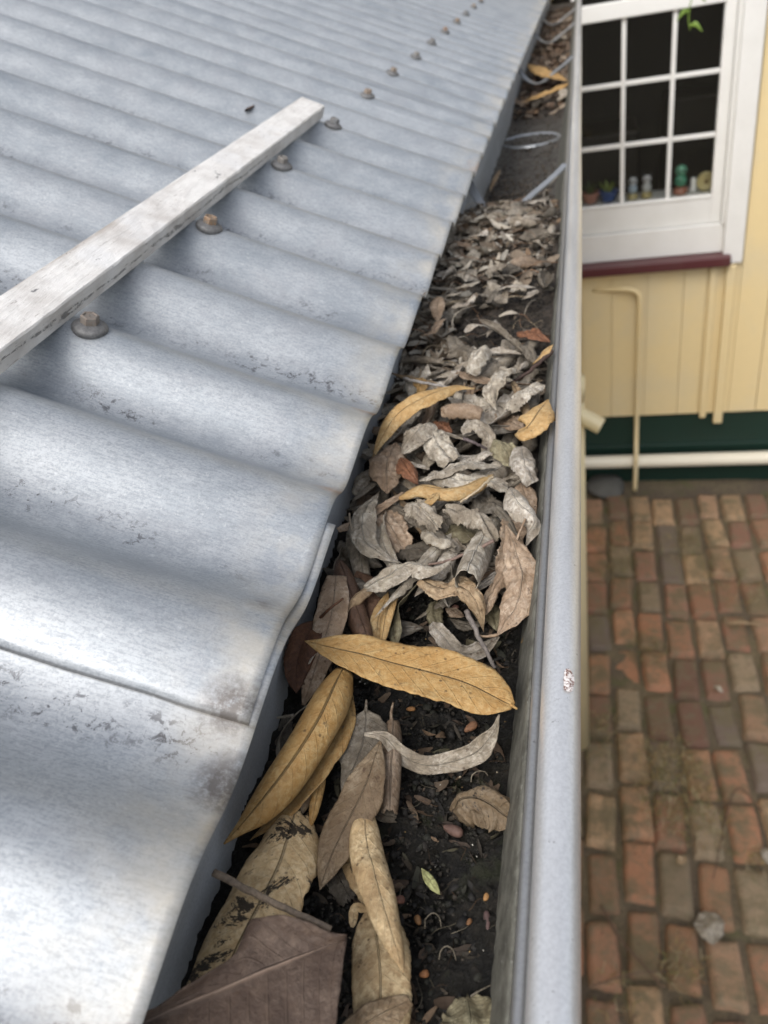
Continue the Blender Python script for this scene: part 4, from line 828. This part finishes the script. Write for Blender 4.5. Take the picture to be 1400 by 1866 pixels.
A([(812, 540, .012), (824, 536, .014), (842, 534, .010)], 18, 70, 0, 'lance', 'lgr', wav=.15, label='pale curled leaf just below the forked leaf', group=G3)
A([(962, 116, .022), (994, 132, .026), (1036, 148, .022)], 28, 50, 0, 'lance', 'yel', wav=.1, label='far yellow leaf under the second strap', group=G3, shade=1.05)
A([(1038, 150, .024), (1000, 166, .020), (952, 186, .014)], 24, 60, 0, 'ovate', 'yel', wav=.1, label='second far yellow leaf just in front of the strap', group=G3, shade=1.0)
A([(1020, 158, .02), (1028, 172, .016), (1014, 182, .012)], 16, 80, 0, 'torn', 'lgr', wav=.15, label='pale leaf scrap beside the far yellow leaves', group=G3)
A([(998, 42, .02), (1012, 38, .02), (1035, 32, .02)], 9, 60, 0, 'lance', 'pink', wav=.1, label='farthest tan leaf near the top of the photo', group=G3)
A([(912, 308, .02), (900, 330, .018), (893, 350, .012)], 10, 60, 10, 'lance', 'tan', wav=.1, label='thin tan leaf standing at the back wall before the bare floor', group=G3)
A([(650, 905, .016), (655, 890, .016), (676, 868, .018)], 26, 60, 0, 'lance', 'gry', wav=.1, label='small grey leaf tip touching the back wall by the long yellow leaf', group=G2)
A([(800, 812, .016), (786, 830, .018), (772, 862, .014)], 26, 60, 0, 'lance', 'lgr', wav=.1, label='thin pale leaf right of the rust brown leaf', group=G2, shade=.9)
A([(812, 925, .026), (848, 930, .028), (878, 945, .026), (905, 985, .020)], [40, 44, 40, 26], 70, [0, -10, 10], 'torn', 'gry', wav=.25, n=44, tear=.3, label='crumpled mauve grey leaf below the buff roll', group=G2, shade=1.0)
A([(750, 920, .022), (775, 940, .025), (800, 965, .022)], 48, 60, 0, 'torn', 'gry', wav=.35, tear=.8, n=40, mcols=17, label='ragged grey leaf with many torn points in the heap centre', group=G2, shade=1.05)
A([(772, 968, .020), (795, 985, .024), (822, 990, .022), (826, 1002, .018)], 26, 110, -15, 'strip', 'lgr', wav=.08, label='small pale curl in front of the mouldy leaf', group=G2)
A([(720, 1004, .012), (770, 1000, .016), (826, 1005, .013)], 44, 60, 0, 'strip', 'dgr', wav=.1, label='dark mouldy brown leaf under the small pale curl', group=G2, shade=.75)
A([(800, 985, .012), (840, 968, .016), (880, 950, .013)], 58, 50, 0, 'ovate', 'olv', wav=.12, label='mouldy olive leaf with dark patches in the heap centre', group=G2, shade=1.05)
A([(905, 1040, .010), (925, 1035, .012), (944, 1040, .010)], 40, 40, 0, 'ovate', 'rust', wav=.1, label='red brown leaf behind the long pinkish leaf', group=G2, shade=1.0)
A([(950, 880, .018), (960, 912, .018), (975, 945, .014)], 40, 50, 0, 'ovate', 'pink', wav=.08, label='tan leaf wedged under the whitest arched leaf', group=G2, shade=.95)
A([(895, 1100, .008), (902, 1130, .010), (905, 1150, .008)], 34, 60, 0, 'ovate', 'olv', wav=.1, label='olive grey leaf tucked left of the long pinkish leaf', group=G2, shade=1.1)
A([(820, 1128, .004), (850, 1138, .005), (890, 1132, .004)], 22, 60, 0, 'lance', 'dgr', wav=.1, label='dark narrow leaf in the mud under the ribbon leaf', group=G2, shade=.9)
A([(795, 1096, .008), (792, 1120, .008), (798, 1140, .007)], 30, 80, 0, 'torn', 'olv', wav=.2, label='mossy brown leaf stub left of the reddish flake', group=G2, shade=.9)
A([(812, 1108, .006), (830, 1116, .007), (846, 1124, .006)], 20, 50, 0, 'lance', 'pink', wav=.08, label='small reddish flake lying in the dark hollow', group=G2, shade=.8)
A([(868, 905, .016), (890, 915, .018), (915, 930, .015)], 44, 60, 0, 'torn', 'dgr', wav=.25, label='dark crumpled leaf right of the mauve grey leaf', group=G2, shade=1.0)
A([(968, 1135, .012), (960, 1150, .012), (950, 1172, .006)], 14, 130, 0, 'lance', 'yel', wav=.1, label='tiny orange leaf sliver at the foot of the front wall', group=G2, shade=.75)

# -- unlisted small leaves deep in the heap
def fill(n_, yr, wr, lr, layers, lbl, grp, seed, avoid, cols):
    r = random.Random(seed); made = 0; tries = 0
    while made < n_ and tries < n_ * 30:
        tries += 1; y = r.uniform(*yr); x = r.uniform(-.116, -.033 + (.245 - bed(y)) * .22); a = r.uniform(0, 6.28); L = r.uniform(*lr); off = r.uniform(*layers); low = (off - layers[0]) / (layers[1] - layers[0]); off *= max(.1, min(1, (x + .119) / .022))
        c = Vector((x, y, zc(bed(y)) + off)); px, py = proj(c)
        if any((px - u) ** 2 + (py - v_) ** 2 < q * q for u, v_, q in avoid): continue
        d = Vector((math.cos(a), math.sin(a), 0)); bow = r.uniform(-.3, .3); pp = []
        for t in (-.5, -.17, .17, .5):
            q = c + d * L * t + Vector((-d.y, d.x, 0)) * bow * L * (.25 - t * t); q.z += r.uniform(-.002, .003); q.x = min(max(q.x, -.1175), -.033 + (.245 - bed(y)) * .22); pp.append(q)
        co = r.choice(cols)
        o = leaf(None, r.uniform(*wr), r.choice([40, 60, 80, 110, 160, 220]), [r.uniform(-60, 60), r.uniform(-30, 30), r.uniform(-60, 60)], r.choice(['lance', 'lance', 'ovate', 'torn', 'strip', 'strip']), co, cup=r.random() < .4, wav=r.uniform(.08, .28), label=lbl, group=grp, pts3=pp, n=40, mcols=13, tear=r.choice([0, .3, .6]), shade=(.38 + .75 * low) * r.uniform(.85, 1.1), seed=r.random() * 99)  # deeper leaves darker: older rot, with gap shade put into the colour
        made += 1; FILL.append((o, co, proj(c)))
soil_patches = [(765, 1120, 58), (950, 570, 42), (900, 770, 22), (835, 1140, 36), (800, 1250, 90), (1000, 1250, 60)]
NAMED = [(o, proj(o.matrix_world.translation if False else o.location + Vector(o.data.vertices[len(o.data.vertices) // 2].co))) for o in LF]
FILL = []
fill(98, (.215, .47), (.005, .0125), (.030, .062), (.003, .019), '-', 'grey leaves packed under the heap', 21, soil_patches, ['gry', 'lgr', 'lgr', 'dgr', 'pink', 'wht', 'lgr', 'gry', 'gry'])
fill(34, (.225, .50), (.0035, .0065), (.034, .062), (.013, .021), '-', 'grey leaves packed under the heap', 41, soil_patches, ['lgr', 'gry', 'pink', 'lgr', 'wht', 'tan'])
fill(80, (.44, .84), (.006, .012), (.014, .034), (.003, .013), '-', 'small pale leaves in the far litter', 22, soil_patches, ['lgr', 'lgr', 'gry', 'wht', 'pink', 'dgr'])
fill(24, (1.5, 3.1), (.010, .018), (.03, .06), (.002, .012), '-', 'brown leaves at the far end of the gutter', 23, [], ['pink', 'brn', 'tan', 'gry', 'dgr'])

# -- twigs, stalks and seeds
twig([(390, 1590, .030), (450, 1620, .028), (520, 1655, .026), (602, 1692, .022)], .0013, 'thin grey twig lying over the cream leaf to the purple leaf', (.26, .20, .145))
twig([(850, 1113, .018), (868, 1150, .017), (902, 1218, .010)], .0012, 'short grey twig leaning beside the white curled leaf', (.22, .19, .17))
twig([(1006, 640, .026), (960, 680, .022), (920, 705, .018)], .0013, 'dark brown twig slanting down from the front wall', (.07, .04, .03))
twig([(900, 985, .030), (860, 1005, .026), (815, 1022, .024), (775, 1030, .02)], .0008, 'thin brown stalk lying across the heap centre', (.22, .15, .12))
twig([(898, 868, .032), (868, 895, .031), (838, 915, .028)], .0007, 'pale tan stalk crossing the buff roll', (.45, .36, .24))
twig([(735, 690, .03), (785, 700, .032), (850, 712, .026)], .0010, 'grey stalk lying above the arched yellow leaf', (.30, .28, .26))
twig([(845, 800, .026), (862, 806, .026), (888, 818, .02)], .0009, 'short dark stalk in front of the hook shaped leaf', (.13, .10, .10))
def seed_pod(px, py, l_, w_, ang, col, label, name='seed', cat='seed'):
    p = on_bed(px, py, .003); s_ = depth(p) / FPX; b = MB(); L = l_ * s_ / 2 * .85; Wd = w_ * s_ / 2 * .82
    Mx = Matrix.Rotation(R(ang), 3, 'Z') @ Matrix.Rotation(R(90), 3, 'Y')
    b.lathe([(.0001, -L)] + [(Wd * (math.sin(a) ** .8) * (1 - .25 * math.cos(a)), -L * math.cos(a)) for a in [.25 + .33 * i for i in range(9)]] + [(.0001, L)], 0, 0, 0, 14, Mx)
    for i, v_ in enumerate(b.v): b.v[i] = v_ + Vector((0, 0, noise.noise(v_ * 900) * Wd * .2))
    o = b.build(name, M_TWIG, None, True); o.location = p; o.color = (col[0] * .72, col[1] * .72, col[2] * .8, 1); tag(o, label, cat, 'seeds and husks on the mud'); return o
seed_pod(826, 1513, 46, 24, -18, (.20, .115, .08), 'largest brown seed lying left of the crumpled muddy leaf')
seed_pod(869, 1447, 28, 17, -10, (.40, .20, .10), 'orange seed touching the top of the crumpled muddy leaf')
seed_pod(900, 1444, 20, 13, 10, (.16, .07, .04), 'dark red seed just right of the orange seed')
seed_pod(728, 1640, 24, 18, 10, (.28, .13, .08), 'round brown seed beside the narrow cream leaf')
seed_pod(762, 1677, 22, 15, 120, (.30, .15, .05), 'upright amber seed in the middle of the mud')
seed_pod(773, 1775, 22, 16, 20, (.42, .18, .06), 'bright orange seed low in the mud')
seed_pod(886, 1635, 18, 13, 70, (.50, .26, .08), 'small orange seed by the front wall')
seed_pod(888, 1678, 44, 15, 100, (.15, .09, .075), 'long dark pod standing by the foot of the front wall', 'seed_pod', 'pod')
seed_pod(855, 1680, 16, 11, 60, (.26, .12, .04), 'tiny amber seed left of the long dark pod')
seed_pod(749, 1292, 20, 11, 5, (.38, .18, .05), 'amber seed peeping from under the big yellow leaf')
seed_pod(858, 1325, 34, 18, 45, (.38, .19, .09), 'orange husk between the yellow leaf and the bow shaped leaf')
seed_pod(830, 1106, 16, 10, 0, (.30, .15, .1), 'small reddish seed in the dark hollow of the heap')
seed_pod(741, 1152, 10, 8, 0, (.36, .18, .12), 'tiny orange seed on the mud beside the olive leaf')
for pth, lb in (([(858, 1425, .003), (861, 1412, .004), (872, 1405, .005), (884, 1407, .004), (889, 1414, .003)], 'curly white root hair above the orange seed'), ([(774, 1692, .002), (776, 1674, .005), (788, 1664, .007), (800, 1670, .005), (804, 1690, .002)], 'pale hoop shaped stalk right of the amber seed'),
                ([(800, 1748, .002), (804, 1732, .005), (815, 1724, .007), (826, 1732, .005), (831, 1750, .002)], 'tan hoop shaped stalk low in the mud'),
                ([(858, 1815, .012), (875, 1805, .012), (895, 1795, .010)], 'white wavy root beside the olive brown leaf')):
    twig(pth, .00024, lb, (.20, .17, .125), 'stalk', 'tiny stalks on the mud')
# small debris on the roof
def on_roof(px, py, up=.0): 
    p = roof_pt(px, py); a = 2 * math.pi * cyc(p.y); p.z = crest_z(p.x) - AMP + AMP * .92 * math.cos(a) + up; return p
p = on_roof(452, 187, .003)
leaf(None, .006, 120, 20, 'torn', 'brn', pts3=[p + Vector((.002, .006, .001)), p, p - Vector((.001, .007, 0))], n=14, mcols=7, wav=.3, tear=.6, label='small curled dark brown scrap on the roof behind the board', cat='leaf')
p = on_roof(388, 343, .002)
# ------------------------------------------------------------ yard clutter
def gpt(px, py, up=.004): q = at_h(px, py, H - up); return q
M = NM('dry_grass'); v = M.coord(); at = M.n('ShaderNodeAttribute', attribute_name='tint'); M_GR = M.set(at.outputs['Color'], .8)
V = []; F = []; CL = []; r = random.Random(5)
for (px, py, R0, n_) in [(1228, 1440, .14, 420), (1215, 1380, .10, 200), (1270, 1490, .10, 160), (1130, 1010, .16, 200), (1240, 1000, .10, 120), (1180, 1180, .08, 80), (1240, 1760, .07, 90), (1090, 1340, .10, 120), (1330, 1060, .14, 160), (1120, 1820, .07, 40), (1380, 1570, .05, 40)]:
    c = gpt(px, py)
    for _ in range(n_):
        a = r.uniform(0, 6.28); d_ = R0 * math.sqrt(r.random()); p = Vector((c.x + math.cos(a) * d_, c.y + math.sin(a) * d_ * 1.3, .0)); L = r.uniform(.02, .07); b_ = r.uniform(0, 6.28); w_ = .0009
        q1 = p + Vector((math.cos(b_) * L * .5, math.sin(b_) * L * .5, .008 + .012 * r.random())); q2 = p + Vector((math.cos(b_ + .6) * L, math.sin(b_ + .6) * L, .003)); s_ = Vector((-math.sin(b_), math.cos(b_), 0)) * w_
        n0 = len(V); V += [p + s_, p - s_, q1 + s_, q1 - s_, q2]; F += [[n0, n0 + 1, n0 + 3, n0 + 2], [n0 + 2, n0 + 3, n0 + 4]]; cc = r.choice([(.30, .22, .09), (.22, .17, .08), (.12, .13, .04), (.36, .30, .18), (.2, .11, .05)]); CL += [(*cc, 1)] * 5
o = obj('dry_grass', V, F, M_GR); ca = o.data.color_attributes.new('tint', 'FLOAT_COLOR', 'POINT'); ca.data.foreach_set('color', np.array(CL, dtype=np.float32).ravel()); tag(o, 'wispy dry grass and moss growing between the paving bricks', kind='stuff')
def ground_leaf(px, py, px2, py2, W, col, label, **k):
    a = gpt(px, py, .012); b_ = gpt(px2, py2, .012); mid = (a + b_) / 2 + Vector((0, 0, .012)); leaf(None, W, 50, r.uniform(-10, 10), 'ovate', col, pts3=[a, mid, b_], n=18, mcols=9, wav=.2, label=label, group='fallen leaves on the brick yard', **k)
ground_leaf(1285, 1660, 1300, 1722, .085, 'lgr', 'pale grey broad leaf lying on the bricks at lower right', shade=.8)
ground_leaf(1322, 1135, 1390, 1140, .022, 'tan', 'narrow tan leaf on the bricks near the right edge')
ground_leaf(1300, 1250, 1318, 1262, .025, 'lgr', 'small white scrap on a red brick')
ground_leaf(1392, 1545, 1400, 1575, .03, 'wht', 'white leaf at the right edge of the photo', shade=.8)
ground_leaf(1235, 1575, 1250, 1560, .03, 'tan', 'curled tan leaf between two bricks in the yard')
for (P_, r_, lb) in (([(1095, 1650), (1130, 1710), (1210, 1800)], .004, 'long brown stick on the bricks beside the gutter bead'), ([(1390, 1480), (1340, 1440), (1300, 1600)], .0025, 'thin bent stick near the pale grey leaf'),
                     ([(1070, 1800), (1150, 1775), (1215, 1770)], .002, 'thin tan stem lying over the lower bricks')):
    twig(None, r_, lb, (.15, .09, .06), 'stick', 'sticks on the brick yard', pts3=[gpt(a, b_, .012) for a, b_ in P_])
# grey stone by the wall foot
g0 = gpt(1105, 885); bm = bmesh.new(); bmesh.ops.create_icosphere(bm, subdivisions=3, radius=1)
for v_ in bm.verts: v_.co = Vector((v_.co.x * .11, v_.co.y * .10, v_.co.z * .05)) * (1 + .25 * noise.noise(v_.co * 1.6))
b = MB(); b.bm(bm); o = b.build('rock', paint_mat('grey_rock', (.10, .098, .09), (.05, .05, .04), .6, .85, 12, .6), None, True); o.location = (g0.x, g0.y, .0); tag(o, 'dark grey rock at the foot of the house wall', 'rock')
# vine tip hanging in front of the window
vt = at_y(1258, 12, 3.5); e = empty('vine_tip', vt); tag(e, 'bright green vine tip hanging before the top of the window', 'vine')
mg = paint_mat('fresh_green_leaf', (.16, .26, .04), (.1, .18, .03), .3, .5, 40)
b = MB(); b.tube(crom([(.06, 0, .35), (.03, 0, .12), (.005, 0, .03), (-.004, 0, -.03), (.004, 0, -.075)], 20), .0022, 6); b.build('stem', mg, e, True)
for k_ in range(9):
    z = .30 - k_ * .045; s_ = (-1) ** k_; bx = .05 * max(0, z) / .3; P_ = crom([(bx, 0, z), (bx + s_ * .022, -.01, z + .004), (bx + s_ * .045, -.012, z - .022)], 8); V = []; F = []
    for i, p_ in enumerate(P_):
        wd = .009 * math.sin(math.pi * min(.97, (i + .5) / 8)); V += [p_ + Vector((0, 0, wd)), p_ + Vector((0, -.003, 0)), p_ - Vector((0, 0, wd))]
    F = [[i * 3 + j, i * 3 + j + 1, i * 3 + j + 4, i * 3 + j + 3] for i in range(7) for j in range(2)]
    obj('vine_leaf', V, F, mg, e, True)
# surfaces of the roof and gutter are textured in world space
for M_ in (M_ROOF, M_GUT, M_BEAD, M_LIP, M_STRAP):
    t_ = M_.node_tree
    for tc in [n for n in t_.nodes if n.type == 'TEX_COORD']:
        gm = t_.nodes.new('ShaderNodeNewGeometry')
        for l_ in list(t_.links):
            if l_.from_node == tc: s_ = l_.to_socket; t_.links.remove(l_); t_.links.new(gm.outputs['Position'], s_)

# small heap leaves: drop the ones fully buried, describe the others by look and neighbour
bpy.context.view_layer.update()
dg = bpy.context.evaluated_depsgraph_get(); eye = Vector((0, 0, H)); seen = {}
for o, co, pp in FILL:
    n_ = 0; vs = o.data.vertices
    for i in range(0, len(vs), 4):
        p = o.location + vs[i].co; u, v_ = proj(p)
        if not (0 < u < 1400 and 0 < v_ < 1866): continue
        d = (p - eye); hit, loc, nr, ix, ob, mt = C.ray_cast(dg, eye, d.normalized())
        if hit and ob.name == o.name: n_ += 1
    seen[o.name] = n_
CW = dict(gry='grey', lgr='pale grey', dgr='dark grey', pink='pinkish brown', tan='tan', brn='dark brown', wht='whitish', olv='olive')
REF = [('arched yellow leaf', 776, 725), ('rust brown leaf', 747, 860), ('buff roll', 812, 899), ('crescent leaf', 665, 970), ('curled yellow leaf', 975, 770), ('whitest leaf', 946, 935), ('wide open tube', 870, 1015), ('long pinkish leaf', 945, 1080),
       ('ribbon leaf', 850, 1080), ('red brown leaf', 972, 610), ('twisted pale leaf', 750, 1040), ('brown oval leaf', 797, 562), ('long white leaf', 938, 522), ('nearest strap', 950, 375), ('outlet ring', 967, 258), ('two far yellow leaves', 990, 150), ('pale drum leaf', 868, 656), ('mouldy olive leaf', 840, 968), ('S shaped leaf', 905, 705), ('dark bare soil', 930, 570), ('upper strap', 1010, 60)]
SH = ['small', 'narrow', 'broad', 'cupped', 'creased', 'torn', 'upturned', 'half buried', 'slender', 'crumpled']
used = set()
for o, co, (u, v_) in FILL:
    if seen[o.name] < 3: bpy.data.objects.remove(o, do_unlink=True); continue
    dm = o.dimensions; slim = min(dm.x, dm.y) / max(dm.x, dm.y, 1e-6)
    look = 'slender' if slim < .35 else ('broad' if slim > .75 else 'narrow'); look = 'half buried ' + look if seen[o.name] < 14 else look
    done = False
    for k_, (rn, ru, rv) in enumerate(sorted(REF, key=lambda q: (q[1] - u) ** 2 + (q[2] - v_) ** 2)):
        a = math.degrees(math.atan2(rv - v_, u - ru)) % 360; dr = ['right of', 'above and right of', 'above', 'above and left of', 'left of', 'below and left of', 'below', 'below and right of'][int((a + 22.5) // 45) % 8]
        dist = math.hypot(ru - u, rv - v_); pre = 'just ' if dist < 45 else ('' if dist < 110 else 'well ')
        L_ = f'{look} {CW[co]} leaf {pre}{dr} the {rn}'
        if L_ not in used: used.add(L_); o['label'] = L_; break
